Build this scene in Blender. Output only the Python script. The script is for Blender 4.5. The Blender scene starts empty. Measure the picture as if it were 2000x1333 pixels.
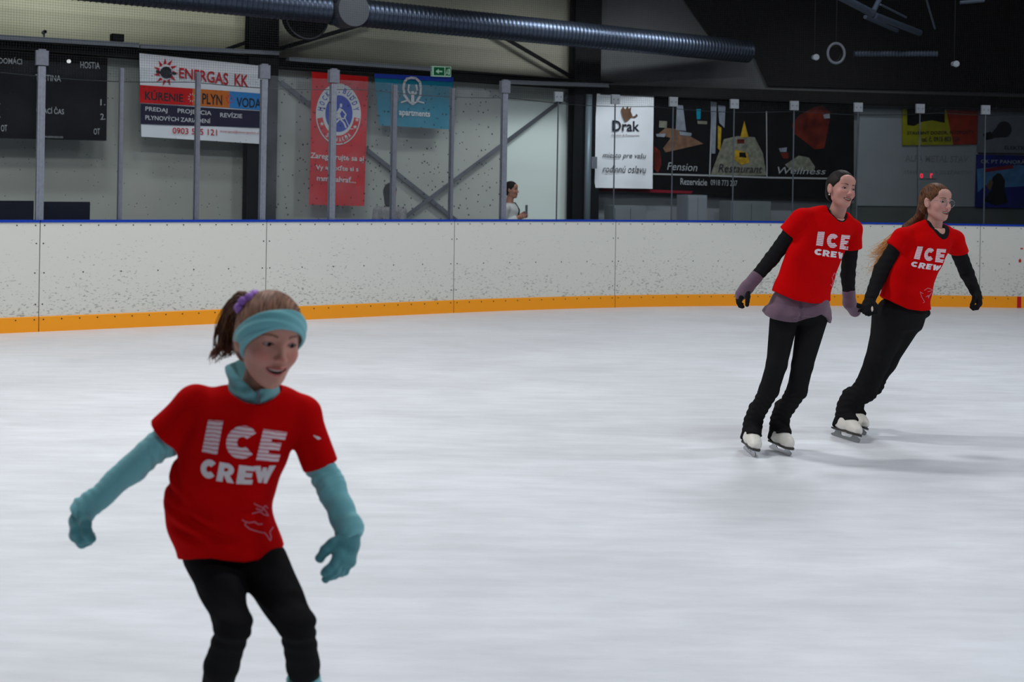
import bpy, bmesh, math, random
import numpy as np
from mathutils import Matrix, Vector

# ------------------------------------------------------------------ camera
HC, F, ROLL, PX0, PY0 = 1.60, 2400.0, math.radians(0.95), 1000.0, 357.0
CR, SR = math.cos(ROLL), math.sin(ROLL)
scene = bpy.context.scene
cam_data = bpy.data.cameras.new('camera')
cam = bpy.data.objects.new('camera', cam_data)
scene.collection.objects.link(cam)
cam.matrix_world = Matrix(((CR, -SR, 0, 0), (0, 0, -1, 0), (SR, CR, 0, HC), (0, 0, 0, 1)))
cam_data.sensor_width = 36
cam_data.lens = F / 2000 * 36
cam_data.shift_y = -(666.5 - PY0) / 2000
cam_data.clip_end = 200
cam_data.dof.use_dof = True
cam_data.dof.focus_distance = 7.6
cam_data.dof.aperture_fstop = 4.0
scene.camera = cam

# ------------------------------------------------------------------ world, exposure, hall lamps and added walkway lamps
w = bpy.data.worlds.new('world'); scene.world = w; w.use_nodes = True
w.node_tree.nodes['Background'].inputs[0].default_value = (0.75, 0.85, 1.0, 1)
w.node_tree.nodes['Background'].inputs[1].default_value = 0.01
vs = scene.view_settings
vs.view_transform = 'Standard'; vs.look = 'None'; vs.gamma = 1; vs.use_curve_mapping = False
vs.exposure = 0.0

LAMP = 0.75
def hall_and_fill_lamp(x, y, z, power, sx=2.2, sy=0.5, col=(0.97, 1.0, 0.99), aim=None, spread=180):
    l = bpy.data.lights.new('hall_and_fill_lamp', 'AREA'); l.shape = 'RECTANGLE'; l.size = sx; l.size_y = sy
    l.energy = power * LAMP; l.color = col; l.spread = math.radians(spread)
    o = bpy.data.objects.new('hall_and_fill_lamp', l); scene.collection.objects.link(o)
    o.location = (x, y, z)
    if aim:
        o.rotation_euler = (Vector(aim) - Vector((x, y, z))).to_track_quat('-Z', 'Y').to_euler()
    return o
for (lx, ly, lp, lc) in ((-8.5, 7.2, 330, (1, 1, .97)), (-2.6, 4.0, 130, (.92, .96, 1)), (-2.4, 8.2, 300, (1, 1, .98)), (-1.8, 12.0, 70, (1, 1, .98)), (3.4, 4.2, 150, (.92, .96, 1)), (4.0, 11.8, 250, (.93, .97, 1)), (9.2, 7.4, 340, (.92, .96, 1)),
                     (-6.5, -1.0, 25, (.84, .91, 1)), (3.0, -2.0, 170, (.84, .90, 1)), (9.5, 2.0, 60, (.88, .94, 1))):
    hall_and_fill_lamp(lx, ly, 6.3, lp, 1.5, .35, lc)
# added unseen lamps over the walkway, to brighten the back walls and banners
for (lx, ly, lp) in ((-5.0, 13.6, 17), (-1.6, 15.6, 7), (1.2, 17.2, 30), (3.0, 18.1, 32), (6.2, 19.2, 16)):
    hall_and_fill_lamp(lx, ly, 4.9, lp, 1.2, .2, aim=(lx - .9, ly + 2.6, .6), spread=105)

# ------------------------------------------------------------------ helpers
COL = scene.collection
random.seed(7)
rng = np.random.default_rng(7)

def P(px, py, d):
    u = (px - PX0) * d / F; v = (PY0 - py) * d / F
    return np.array([u * CR - v * SR, d, HC + u * SR + v * CR])
def PIX(p):
    u = p[0] * CR + (p[2] - HC) * SR; v = -p[0] * SR + (p[2] - HC) * CR
    return PX0 + F * u / p[1], PY0 - F * v / p[1]
def GP(px, py, z=0.0):                       # point of a horizontal plane behind a pixel
    a = P(px, py, 1.0); t = (z - HC) / (a[2] - HC)
    return np.array([a[0] * t, t, z])

def srgb(r, g, b):
    f = lambda c: (c / 255 / 12.92) if c / 255 <= 0.04045 else ((c / 255 + 0.055) / 1.055) ** 2.4
    return (f(r), f(g), f(b), 1)

def mat(name, col, rough=0.6, metal=0.0, spec=0.12, noise=0.0, nscale=8.0, bump=0.0, bscale=40.0, emit=None, estr=0.0, stretch=None):
    m = bpy.data.materials.new(name); m.use_nodes = True
    nt = m.node_tree; b = nt.nodes['Principled BSDF']
    b.inputs['Roughness'].default_value = rough; b.inputs['Metallic'].default_value = metal
    b.inputs['Specular IOR Level'].default_value = spec
    b.inputs['Base Color'].default_value = col
    tc = nt.nodes.new('ShaderNodeTexCoord')
    src = tc.outputs['Object']
    if stretch:
        mp = nt.nodes.new('ShaderNodeMapping'); mp.inputs['Scale'].default_value = stretch
        nt.links.new(src, mp.inputs[0]); src = mp.outputs[0]
    if noise > 0:
        n = nt.nodes.new('ShaderNodeTexNoise'); n.inputs['Scale'].default_value = nscale; n.inputs['Detail'].default_value = 5
        nt.links.new(src, n.inputs['Vector'])
        r = nt.nodes.new('ShaderNodeMapRange'); r.inputs[1].default_value = 0.3; r.inputs[2].default_value = 0.7
        r.inputs[3].default_value = 1 - noise; r.inputs[4].default_value = 1 + noise
        nt.links.new(n.outputs['Fac'], r.inputs[0])
        mx = nt.nodes.new('ShaderNodeVectorMath'); mx.operation = 'SCALE'; mx.inputs[0].default_value = col[:3]
        nt.links.new(r.outputs[0], mx.inputs['Scale']); nt.links.new(mx.outputs[0], b.inputs['Base Color'])
    if bump > 0:
        n2 = nt.nodes.new('ShaderNodeTexNoise'); n2.inputs['Scale'].default_value = bscale; n2.inputs['Detail'].default_value = 4
        nt.links.new(src, n2.inputs['Vector'])
        bp = nt.nodes.new('ShaderNodeBump'); bp.inputs['Strength'].default_value = bump; bp.inputs['Distance'].default_value = 0.01
        nt.links.new(n2.outputs['Fac'], bp.inputs['Height']); nt.links.new(bp.outputs[0], b.inputs['Normal'])
    if emit:
        b.inputs['Emission Color'].default_value = emit; b.inputs['Emission Strength'].default_value = estr
    return m

def mk(name, verts, faces, m, parent=None, smooth=False, loc=None, flip=False):
    """one mesh object; vertices are world points, stored relative to the parent (or loc)"""
    base = np.array(parent['_base'][:]) if parent is not None and '_base' in parent else (np.array(loc) if loc is not None else np.zeros(3))
    v = np.asarray(verts, dtype=float) - base
    me = bpy.data.meshes.new(name)
    me.from_pydata(v.tolist(), [], [tuple(int(i) for i in f) for f in faces])
    me.materials.append(m)
    if smooth:
        me.polygons.foreach_set('use_smooth', [True] * len(me.polygons))
    bm = bmesh.new(); bm.from_mesh(me)
    if not smooth or flip: bmesh.ops.recalc_face_normals(bm, faces=bm.faces)
    bm.to_mesh(me); bm.free(); me.update()
    o = bpy.data.objects.new(name, me); COL.objects.link(o)
    if parent is not None: o.parent = parent
    o.location = (0, 0, 0) if parent is not None else tuple(base)
    o['_base'] = tuple(float(x) for x in base)
    return o

def sub(o, parent):                          # a part made at top level goes below its thing
    b1 = np.array(o['_base'][:]); b0 = np.array(parent['_base'][:])
    o.parent = parent; o.location = tuple(b1 - b0); return o

def thing(name, label, cat, base=(0, 0, 0), group=None):
    o = bpy.data.objects.new(name, None); COL.objects.link(o); o.empty_display_size = 0.1
    o.location = tuple(float(x) for x in base); o['_base'] = tuple(float(x) for x in base)
    o['label'] = label; o['category'] = cat
    if group: o['group'] = group
    return o
def tag(o, label, cat, group=None):
    o['label'] = label; o['category'] = cat
    if group: o['group'] = group
    return o
def struct(o, label=None):
    o['kind'] = 'structure'
    if label: o['label'] = label
    return o

class MB:                                    # collects simple solids into one mesh
    def __init__(s): s.v = []; s.f = []
    def add(s, v, f):
        n = len(s.v); s.v += [tuple(map(float, p)) for p in v]; s.f += [tuple(i + n for i in q) for q in f]; return s
    def box(s, o, a, b, c):                  # corner o and three edge vectors
        o, a, b, c = map(np.asarray, (o, a, b, c))
        v = [o, o + a, o + a + b, o + b, o + c, o + a + c, o + a + b + c, o + b + c]
        return s.add(v, [(0, 3, 2, 1), (4, 5, 6, 7), (0, 1, 5, 4), (1, 2, 6, 5), (2, 3, 7, 6), (3, 0, 4, 7)])
    def bar(s, a, b, w, h, up=(0, 0, 1)):
        a, b, up = map(np.asarray, (a, b, up)); d = (b - a) / np.linalg.norm(b - a)
        x = np.cross(d, up); x = x / np.linalg.norm(x); z = np.cross(x, d)
        return s.box(a - x * w / 2 - z * h / 2, x * w, z * h, b - a)
    def tube(s, pts, rad, n=10, cap=True):
        pts = [np.asarray(p, float) for p in pts]; m = len(pts)
        rad = [rad] * m if np.isscalar(rad) else rad
        vs, fs = [], []; ref = None
        for i, p in enumerate(pts):
            d = pts[min(i + 1, m - 1)] - pts[max(i - 1, 0)]; d = d / (np.linalg.norm(d) + 1e-12)
            if ref is None:
                ref = np.array([0, 0, 1.0]) if abs(d[2]) < 0.9 else np.array([1.0, 0, 0])
            x = np.cross(d, ref); x /= np.linalg.norm(x) + 1e-12; y = np.cross(x, d); ref = y
            for k in range(n):
                t = 2 * math.pi * k / n
                vs.append(p + (x * math.cos(t) + y * math.sin(t)) * rad[i])
        for i in range(m - 1):
            for k in range(n):
                fs.append((i * n + k, i * n + (k + 1) % n, (i + 1) * n + (k + 1) % n, (i + 1) * n + k))
        if cap: fs += [tuple(range(n))[::-1], tuple((m - 1) * n + k for k in range(n))]
        return s.add(vs, fs)
    def build(s, name, m, parent=None, smooth=False, loc=None):
        return mk(name, s.v, s.f, m, parent, smooth, loc)

_tc = {}
def text_geo(body, bold=0.0, shear=0.0):
    key = (body, bold, shear)
    if key in _tc: return _tc[key]
    cu = bpy.data.curves.new('t', 'FONT'); cu.body = body; cu.size = 1; cu.offset = bold; cu.resolution_u = 3; cu.shear = shear
    o = bpy.data.objects.new('t', cu); COL.objects.link(o)
    dg = bpy.context.evaluated_depsgraph_get(); me = bpy.data.meshes.new_from_object(o.evaluated_get(dg))
    v = np.array([x.co[:2] for x in me.vertices]); f = [tuple(p.vertices) for p in me.polygons]
    bpy.data.objects.remove(o); bpy.data.curves.remove(cu); bpy.data.meshes.remove(me)
    lo, hi = v.min(0), v.max(0); v = (v - lo) / (hi - lo)
    _tc[key] = (v, f); return v, f

# ------------------------------------------------------------------ materials
M = {}
def ice_material():
    m = bpy.data.materials.new('ice'); m.use_nodes = True; nt = m.node_tree; b = nt.nodes['Principled BSDF']
    N, L = nt.nodes.new, nt.links.new
    tc = N('ShaderNodeTexCoord')
    def noise(scale, stretch, rot=0.0, detail=6, rough=0.55):
        mp = N('ShaderNodeMapping'); mp.inputs['Scale'].default_value = stretch; mp.inputs['Rotation'].default_value = (0, 0, rot)
        L(tc.outputs['Object'], mp.inputs[0]); n = N('ShaderNodeTexNoise'); n.inputs['Scale'].default_value = scale
        n.inputs['Detail'].default_value = detail; n.inputs['Roughness'].default_value = rough; L(mp.outputs[0], n.inputs['Vector']); return n.outputs['Fac']
    def rng_(src, a, b_, c, d):
        r = N('ShaderNodeMapRange'); r.inputs[1].default_value = a; r.inputs[2].default_value = b_; r.inputs[3].default_value = c; r.inputs[4].default_value = d
        L(src, r.inputs[0]); return r.outputs[0]
    def mul(a, b_):
        x = N('ShaderNodeMath'); x.operation = 'MULTIPLY'; L(a, x.inputs[0]); L(b_, x.inputs[1]); return x.outputs[0]
    big = rng_(noise(0.55, (1, 1.6, 1), 0.2), 0.3, 0.7, 0.89, 1.05)
    mid = rng_(noise(2.6, (1, 4.5, 1), -0.08), 0.35, 0.65, 0.945, 1.04)
    scr = rng_(noise(14.0, (1, 14, 1), 0.35, 8, 0.7), 0.56, 0.76, 1.0, 0.80)
    scr2 = rng_(noise(11.0, (12, 1, 1), 0.9, 8, 0.7), 0.64, 0.8, 1.0, 1.07)
    scr3 = rng_(noise(9.0, (1, 18, 1), -0.25, 8, 0.7), 0.58, 0.75, 1.0, 1.12)
    f = mul(mul(mul(big, mid), mul(scr, scr2)), scr3)
    v = N('ShaderNodeVectorMath'); v.operation = 'SCALE'; v.inputs[0].default_value = (0.755, 0.78, 0.835)
    L(f, v.inputs['Scale']); L(v.outputs[0], b.inputs['Base Color'])
    rr = rng_(noise(2.0, (1, 2, 1)), 0.3, 0.7, 0.32, 0.5); L(rr, b.inputs['Roughness'])
    b.inputs['Specular IOR Level'].default_value = 0.35
    bp = N('ShaderNodeBump'); bp.inputs['Strength'].default_value = 0.25; bp.inputs['Distance'].default_value = 0.004
    L(noise(9.0, (1, 6, 1), 0.3, 8, 0.7), bp.inputs['Height']); L(bp.outputs[0], b.inputs['Normal'])
    return m
def board_material(name, base, mark, thr, streak):
    m = bpy.data.materials.new(name); m.use_nodes = True; nt = m.node_tree; b = nt.nodes['Principled BSDF']
    N, L = nt.nodes.new, nt.links.new
    tc = N('ShaderNodeTexCoord')
    mp = N('ShaderNodeMapping'); mp.inputs['Scale'].default_value = (1, 1, streak); mp.inputs['Rotation'].default_value = (0.1, 0.25, 0)
    L(tc.outputs['Object'], mp.inputs[0])
    n = N('ShaderNodeTexNoise'); n.inputs['Scale'].default_value = 26; n.inputs['Detail'].default_value = 6; n.inputs['Roughness'].default_value = 0.62
    L(mp.outputs[0], n.inputs['Vector'])
    n2 = N('ShaderNodeTexNoise'); n2.inputs['Scale'].default_value = 2.5; n2.inputs['Detail'].default_value = 4; L(tc.outputs['Object'], n2.inputs['Vector'])
    se = N('ShaderNodeSeparateXYZ'); L(tc.outputs['Object'], se.inputs[0])
    hz = N('ShaderNodeMapRange'); hz.inputs[1].default_value = 0.1; hz.inputs[2].default_value = 1.1; hz.inputs[3].default_value = 0.075; hz.inputs[4].default_value = -0.06
    L(se.outputs['Z'], hz.inputs[0])
    a = N('ShaderNodeMath'); a.operation = 'ADD'; L(n.outputs['Fac'], a.inputs[0]); L(hz.outputs[0], a.inputs[1])
    a2 = N('ShaderNodeMath'); a2.operation = 'MULTIPLY_ADD'; L(n2.outputs['Fac'], a2.inputs[0]); a2.inputs[1].default_value = 0.22; L(a.outputs[0], a2.inputs[2])
    r = N('ShaderNodeMapRange'); r.inputs[1].default_value = thr; r.inputs[2].default_value = thr + 0.08; r.inputs[3].default_value = 0; r.inputs[4].default_value = 0.75
    L(a2.outputs[0], r.inputs[0])
    mx = N('ShaderNodeMix'); mx.data_type = 'RGBA'; mx.inputs[6].default_value = base; mx.inputs[7].default_value = mark
    L(r.outputs[0], mx.inputs[0]); L(mx.outputs[2], b.inputs['Base Color'])
    b.inputs['Roughness'].default_value = 0.42
    return m
def glass_material(name, haze, spots):
    m = bpy.data.materials.new(name); m.use_nodes = True; nt = m.node_tree; nt.nodes.clear()
    N, L = nt.nodes.new, nt.links.new
    out = N('ShaderNodeOutputMaterial'); tr = N('ShaderNodeBsdfTransparent'); tr.inputs[0].default_value = (0.93, 0.95, 0.96, 1)
    df = N('ShaderNodeBsdfDiffuse'); df.inputs[0].default_value = (0.55, 0.6, 0.68, 1)
    gl = N('ShaderNodeBsdfGlossy'); gl.inputs['Roughness'].default_value = 0.05
    dk = N('ShaderNodeBsdfDiffuse'); dk.inputs[0].default_value = (0.02, 0.02, 0.03, 1)
    tc = N('ShaderNodeTexCoord')
    n = N('ShaderNodeTexNoise'); n.inputs['Scale'].default_value = 3; n.inputs['Detail'].default_value = 6; L(tc.outputs['Object'], n.inputs['Vector'])
    r = N('ShaderNodeMapRange'); r.inputs[1].default_value = 0.3; r.inputs[2].default_value = 0.7; r.inputs[3].default_value = haze * 0.6; r.inputs[4].default_value = haze * 1.4
    L(n.outputs['Fac'], r.inputs[0])
    m1 = N('ShaderNodeMixShader'); L(r.outputs[0], m1.inputs[0]); L(tr.outputs[0], m1.inputs[1]); L(df.outputs[0], m1.inputs[2])
    m2 = N('ShaderNodeMixShader'); m2.inputs[0].default_value = 0.010; L(m1.outputs[0], m2.inputs[1]); L(gl.outputs[0], m2.inputs[2])
    vo = N('ShaderNodeTexVoronoi'); vo.inputs['Scale'].default_value = 13; L(tc.outputs['Object'], vo.inputs['Vector'])
    n3 = N('ShaderNodeTexNoise'); n3.inputs['Scale'].default_value = 30; L(tc.outputs['Object'], n3.inputs['Vector'])
    sz = N('ShaderNodeMath'); sz.operation = 'MULTIPLY'; L(n3.outputs['Fac'], sz.inputs[0]); sz.inputs[1].default_value = 0.36 * spots
    ls = N('ShaderNodeMath'); ls.operation = 'LESS_THAN'; L(vo.outputs['Distance'], ls.inputs[0]); L(sz.outputs[0], ls.inputs[1])
    s2 = N('ShaderNodeMath'); s2.operation = 'MULTIPLY'; L(ls.outputs[0], s2.inputs[0]); s2.inputs[1].default_value = 0.7
    m3 = N('ShaderNodeMixShader'); L(s2.outputs[0], m3.inputs[0]); L(m2.outputs[0], m3.inputs[1]); L(dk.outputs[0], m3.inputs[2])
    L(m3.outputs[0], out.inputs[0])
    return m

M['ice'] = ice_material()
M['board'] = board_material('board_white', srgb(212, 213, 207), srgb(125, 128, 128), 0.715, 2.2)
M['kick'] = board_material('kick_yellow', (.92, .335, .001, 1), srgb(215, 190, 140), 0.86, 3.0)
M['rail'] = mat('rail_blue', srgb(20, 60, 170), 0.4)
M['screw'] = mat('screw_dark', srgb(50, 50, 52), 0.4, 0.5)
M['seam'] = mat('seam_dark', srgb(90, 90, 90), 0.7)
M['glass_dirty'] = glass_material('glass_scuffed', 0.045, 0.7)
M['glass_mid'] = glass_material('glass_hazy', 0.008, 0.4)
M['glass_clear'] = glass_material('glass_clear', 0.004, 0.1)
M['alu'] = mat('aluminium', srgb(128, 133, 146), 0.45, 0.25, noise=0.12, nscale=30)
M['alu_dim'] = mat('aluminium_dull', srgb(110, 114, 126), 0.55, 0.2, noise=0.1, nscale=30)
M['clip'] = mat('clip_white', srgb(138, 143, 150), 0.4)
M['seal'] = mat('seal_clear', srgb(80, 86, 94), 0.3)
M['wall'] = mat('wall_panel', srgb(172, 176, 170), 0.8, noise=0.06, nscale=1.2)
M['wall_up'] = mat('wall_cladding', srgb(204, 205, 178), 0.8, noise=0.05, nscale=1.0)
M['wall_r'] = mat('wall_grey', srgb(124, 130, 136), 0.8, noise=0.12, nscale=1.5)
M['dark'] = mat('dark_paint_and_shade', srgb(36, 36, 37), 0.9, spec=0.02)
M['black'] = mat('black_board', srgb(17, 18, 20), 0.85, spec=0.02)
M['steel_dark'] = mat('steel_dark', srgb(26, 28, 31), 0.55, 0.2)
M['steel_mid'] = mat('steel_grey', srgb(90, 94, 102), 0.55, 0.2)
M['pipe'] = mat('pipe_grey', srgb(105, 118, 128), 0.4, 0.3)
M['duct'] = mat('duct_zinc', srgb(72, 82, 100), 0.36, 0.85, noise=0.1, nscale=6)
M['tray'] = mat('tray_grey', srgb(135, 142, 152), 0.5, 0.2)
M['net'] = mat('net_cord', srgb(52, 54, 54), 0.9)
M['white'] = mat('vinyl_white', srgb(226, 231, 240), 0.6, noise=0.05, nscale=3)
M['textw'] = mat('text_white', srgb(205, 208, 212), 0.7)
M['textg'] = mat('text_grey', srgb(150, 155, 160), 0.7)
M['textdk'] = mat('text_dark', srgb(38, 38, 46), 0.7)
M['textred'] = mat('text_red', srgb(190, 30, 42), 0.7)
M['red'] = mat('banner_red', srgb(205, 16, 20), 0.7, noise=0.08, nscale=4)
M['orange'] = mat('banner_orange', srgb(205, 110, 38), 0.7)
M['sky'] = mat('banner_sky', srgb(50, 130, 200), 0.7)
M['navy'] = mat('banner_navy', srgb(34, 30, 58), 0.7)
M['teal'] = mat('banner_teal', srgb(0, 122, 150), 0.7, noise=0.06, nscale=3)
M['blue'] = mat('emblem_blue', srgb(28, 60, 170), 0.7)
M['green'] = mat('sign_green', srgb(10, 120, 70), 0.6)
M['exitw'] = mat('exit_white', srgb(190, 225, 205), 0.5, emit=srgb(170, 230, 200), estr=0.12)
M['maroon'] = mat('banner_maroon', srgb(120, 25, 40), 0.7)
M['brown'] = mat('picture_brown', srgb(104, 78, 62), 0.8, noise=0.3, nscale=9)
M['rust'] = mat('picture_rust', srgb(84, 24, 12), 0.8, noise=0.6, nscale=5)
M['olive'] = mat('picture_olive', srgb(110, 112, 100), 0.8, noise=0.35, nscale=14)
M['gold'] = mat('picture_gold', srgb(160, 130, 30), 0.8, noise=0.4, nscale=12)
M['grey_pic'] = mat('picture_grey', srgb(120, 128, 140), 0.8, noise=0.2, nscale=8)
M['yellow'] = mat('poster_yellow', srgb(140, 140, 22), 0.8, noise=0.15, nscale=6)
M['poster_red'] = mat('poster_red', srgb(140, 42, 22), 0.8, noise=0.2, nscale=6)
M['poster_blue'] = mat('poster_blue', srgb(22, 32, 110), 0.8, noise=0.4, nscale=3)
M['poster_sky'] = mat('poster_sky', srgb(70, 120, 170), 0.8, noise=0.3, nscale=4)
M['poster_grey'] = mat('poster_grey', srgb(105, 112, 120), 0.8, noise=0.1, nscale=6)
M['led'] = mat('led_red', srgb(120, 0, 20), 0.5, emit=srgb(255, 40, 70), estr=1.0)
M['lamp'] = mat('lamp_on', srgb(200, 200, 200), 0.5, emit=srgb(230, 235, 235), estr=0.6)
M['floorc'] = mat('concrete', srgb(100, 100, 100), 0.85, noise=0.1)
M['cabinet'] = mat('cabinet_grey', srgb(110, 118, 122), 0.7, noise=0.08, nscale=3)
M['bench'] = mat('bench_navy', srgb(16, 18, 40), 0.6)

# ------------------------------------------------------------------ ice and hall shell
def plane(name, pts, m): return mk(name, pts, [tuple(range(len(pts)))], m)
ice = plane('floor', [(-16, -8, 0), (16, -8, 0), (16, 19, 0), (-16, 19, 0)], M['ice'])
struct(ice, 'scratched white ice of the rink')

# board line: measured foot of the boards
FOOT = [(-420, 672), (-200, 661), (0, 651.5), (125, 646.2), (250, 640.3), (430, 632.4), (600, 624.6), (800, 615.2), (980, 607.2), (1200, 600.5), (1340, 598.2),
        (1480, 597.3), (1650, 597.6), (1820, 599.2), (2000, 601.8), (2200, 605.5), (2500, 611.5)]
bp_ = np.array([GP(*q)[:2] for q in FOOT])
cum = np.r_[0, np.cumsum(np.linalg.norm(np.diff(bp_, axis=0), axis=1))]
NS = 240
ss = np.linspace(0, cum[-1], NS)
path = np.stack([np.interp(ss, cum, bp_[:, k]) for k in (0, 1)], 1)
for _ in range(60):                          # smooth the measured polyline
    path[1:-1] = 0.5 * path[1:-1] + 0.25 * (path[:-2] + path[2:])
seg = np.r_[0, np.cumsum(np.linalg.norm(np.diff(path, axis=0), axis=1))]
def at_s(s):
    s = float(np.clip(s, 0, seg[-1])); p = np.array([np.interp(s, seg, path[:, 0]), np.interp(s, seg, path[:, 1])])
    e = 0.15; a = np.array([np.interp(max(s - e, 0), seg, path[:, k]) for k in (0, 1)]); b = np.array([np.interp(min(s + e, seg[-1]), seg, path[:, k]) for k in (0, 1)])
    t = (b - a) / np.linalg.norm(b - a); n = np.array([t[1], -t[0]])       # n towards the camera
    return p, t, n
_pxs = np.array([PIX(np.array([path[i, 0], path[i, 1], 1.1]))[0] for i in range(NS)])
def s_of_px(px): return float(np.interp(px, _pxs, seg))
def sweep(s0, s1, prof, step=0.2):           # closed profile [(offset to camera, z)] swept along the boards
    n = max(1, int(math.ceil((s1 - s0) / step))); vs, fs = [], []; k = len(prof)
    for i in range(n + 1):
        p, t, nn = at_s(s0 + (s1 - s0) * i / n)
        for (o, z) in prof: vs.append((p[0] + nn[0] * o, p[1] + nn[1] * o, z))
    for i in range(n):
        for j in range(k):
            fs.append((i * k + j, i * k + (j + 1) % k, (i + 1) * k + (j + 1) % k, (i + 1) * k + j))
    fs += [tuple(range(k)), tuple(n * k + j for j in range(k))[::-1]]
    return vs, fs
BH = 1.127
def disc(mb, c, n3, r, h, k=8):
    c = np.asarray(c, float); n3 = np.asarray(n3, float); x = np.cross(n3, (0, 0, 1)); x /= np.linalg.norm(x); y = np.cross(x, n3)
    mb.tube([c, c + n3 * h], r, k)
SCREW = []
def screw(s_, z, off, parent):
    p, tt, nn = at_s(s_)
    if not SCREW:
        mb = MB(); mb.tube([(0, 0, 0), (0, -0.003, 0)], 0.0075, 6); o = mb.build('screw', M['screw']); SCREW.append(o.data); bpy.data.objects.remove(o)
    o = bpy.data.objects.new('screw', SCREW[0]); COL.objects.link(o); o.parent = parent; b = parent['_base']
    o.location = (p[0] + nn[0] * off - b[0], p[1] + nn[1] * off - b[1], z); o.rotation_euler = (0, 0, math.atan2(tt[1], tt[0]))
SEAMS = [-420, 78.5, 521, 888, 1203, 1557, 1915, 2500]
blabel = ['white dasher board panel at the left frame edge, below the scoreboard', 'white dasher board panel under the striped heating banner',
          'white dasher board panel under the tall red banner', 'white dasher board panel under the person holding a phone',
          'white dasher board panel under the dark restaurant banner, beside the mauve glove', 'white dasher board panel behind the two skaters in red shirts',
          'white dasher board panel with a red drop mark at the right frame edge']
for i in range(len(SEAMS) - 1):
    s0, s1 = s_of_px(SEAMS[i]) + 0.004, s_of_px(SEAMS[i + 1]) - 0.004
    if i == 0: s0 = s_of_px(-420)
    base = at_s((s0 + s1) / 2)[0]; base = (base[0], base[1], 0)
    t = thing('dasher_board', blabel[i], 'rink board', base, 'white dasher board panels around the ice')
    mk('panel', *sweep(s0, s1, [(0, 0.02), (0, BH - 0.012), (-0.05, BH - 0.012), (-0.05, 0.02)]), M['board'], t)
    kp = [(0.014, 0.0), (0.014, 0.150), (0.009, 0.156), (0.001, 0.156), (0.001, 0.0)]
    k = mk('kick_plate', *sweep(s0, s1, kp), M['kick'], t); k['label'] = 'yellow kick plate'
    r = mk('top_rail', *sweep(s0, s1, [(0.012, BH - 0.012), (0.012, BH + 0.012), (-0.11, BH + 0.012), (-0.11, BH - 0.012)]), M['rail'], t); r['label'] = 'blue top rail'
    n = max(3, int(round((s1 - s0) / 0.165)))
    for row, (z, cnt, off) in enumerate(((BH - 0.042, n, 0), (0.60, max(2, n // 2), 0), (0.125, n, 0.014))):
        for j in range(cnt): screw(s0 + 0.04 + (s1 - s0 - 0.08) * j / (cnt - 1), z, off, t)
    for z in (0.28, 0.90):
        for s in (s0 + 0.03, s1 - 0.03): screw(s, z, 0, t)
    # dark joint strip behind the gap
    p, tt, nn = at_s(s1 + 0.004)
    mb = MB(); a = np.array([p[0] - nn[0] * 0.03 - tt[0] * 0.012, p[1] - nn[1] * 0.03 - tt[1] * 0.012, 0.02])
    mb.box(a, (tt[0] * 0.024, tt[1] * 0.024, 0), (nn[0] * 0.026, nn[1] * 0.026, 0), (0, 0, BH - 0.04))
    mb.build('joint_strip', M['seam'], t)
    if i == 6:
        def spot(px, pz, w_, h_, prt, mt, off=0.003, drop=False):
            p, tt, nn = at_s(s_of_px(px)); c = np.array([p[0] + nn[0] * off, p[1] + nn[1] * off, pz]); tx = np.array([tt[0], tt[1], 0])
            n3 = np.array([nn[0], nn[1], 0]); vs = []
            q = [(-w_ / 2, -h_ / 2), (w_ / 2, -h_ / 2), (w_ / 2, h_ / 2), (-w_ / 2, h_ / 2)]
            if drop: q = [(w_ / 2 * math.sin(a_) * (1 if math.cos(a_) < 0.2 else 0.8 * (1 - math.cos(a_)) + 0.1), h_ / 2 * math.cos(a_)) for a_ in np.linspace(0, 2 * math.pi, 17)[:-1]]
            for d_ in (0, 0.002):
                vs += [c + tx * a_ + np.array([0, 0, b_]) + n3 * d_ for a_, b_ in q]
            kk = len(q)
            mk(prt, vs, [tuple(range(kk, 2 * kk)), tuple(range(kk))[::-1]] + [(j, (j + 1) % kk, kk + (j + 1) % kk, kk + j) for j in range(kk)], mt, t)
        spot(1993, (601.7 - 509) / 2400 * 16.85, 0.038, 0.06, 'drop_mark', M['textred'], drop=True)
        spot(1996, (601.7 - 486) / 2400 * 16.85, 0.035, 0.018, 'small_mark', M['textred'])
        spot(1992, 0.078, 0.056, 0.157, 'goal_line_mark', M['textred'], off=0.015)

# ------------------------------------------------------------------ glass, posts and clips on the boards
GT = 2.76
# px, kind, width (m), label
POSTS = [(-160, 'thin', .05, 0), (78, 'thick', .072, 'thick grey aluminium glass post in front of the scoreboard, with a bracket on top'),
         (235, 'thin', .038, 'slim grey glass post between scoreboard and striped banner'),
         (385, 'thin', .045, 'slim grey glass post crossing the middle of the striped banner'),
         (514, 'thick', .062, 'thick grey glass post at the right end of the striped banner'),
         (650, 'thick', .066, 'thick grey glass post crossing the tall red banner'),
         (770, 'thin', .05, 'slim grey glass post crossing the turquoise banner and the seated-looking dark-haired onlooker'),
         (883, 'thin', .034, 'thin grey glass post at the right edge of the turquoise banner'),
         (985, 'thick', .066, 'thick grey glass post just left of the person in white with a phone')]
POSTS[6] = (770, 'thin', .05, 'slim grey glass post crossing the turquoise banner, in front of the dark-haired onlooker')
JOINTS = [(1090, 'between the door panel and the pipe'), (1201, 'over the white restaurant banner'), (1314, 'over the left picture of the dark banner'),
          (1433, 'over the middle picture of the dark banner'), (1550, 'over the right picture of the dark banner'), (1675, 'beside the dark banner at its right end'),
          (1796, 'over the yellow and red sign'), (1924, 'over the light bulb poster'), (2060, None)]
cuts = [p[0] for p in POSTS] + [j[0] for j in JOINTS]
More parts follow.
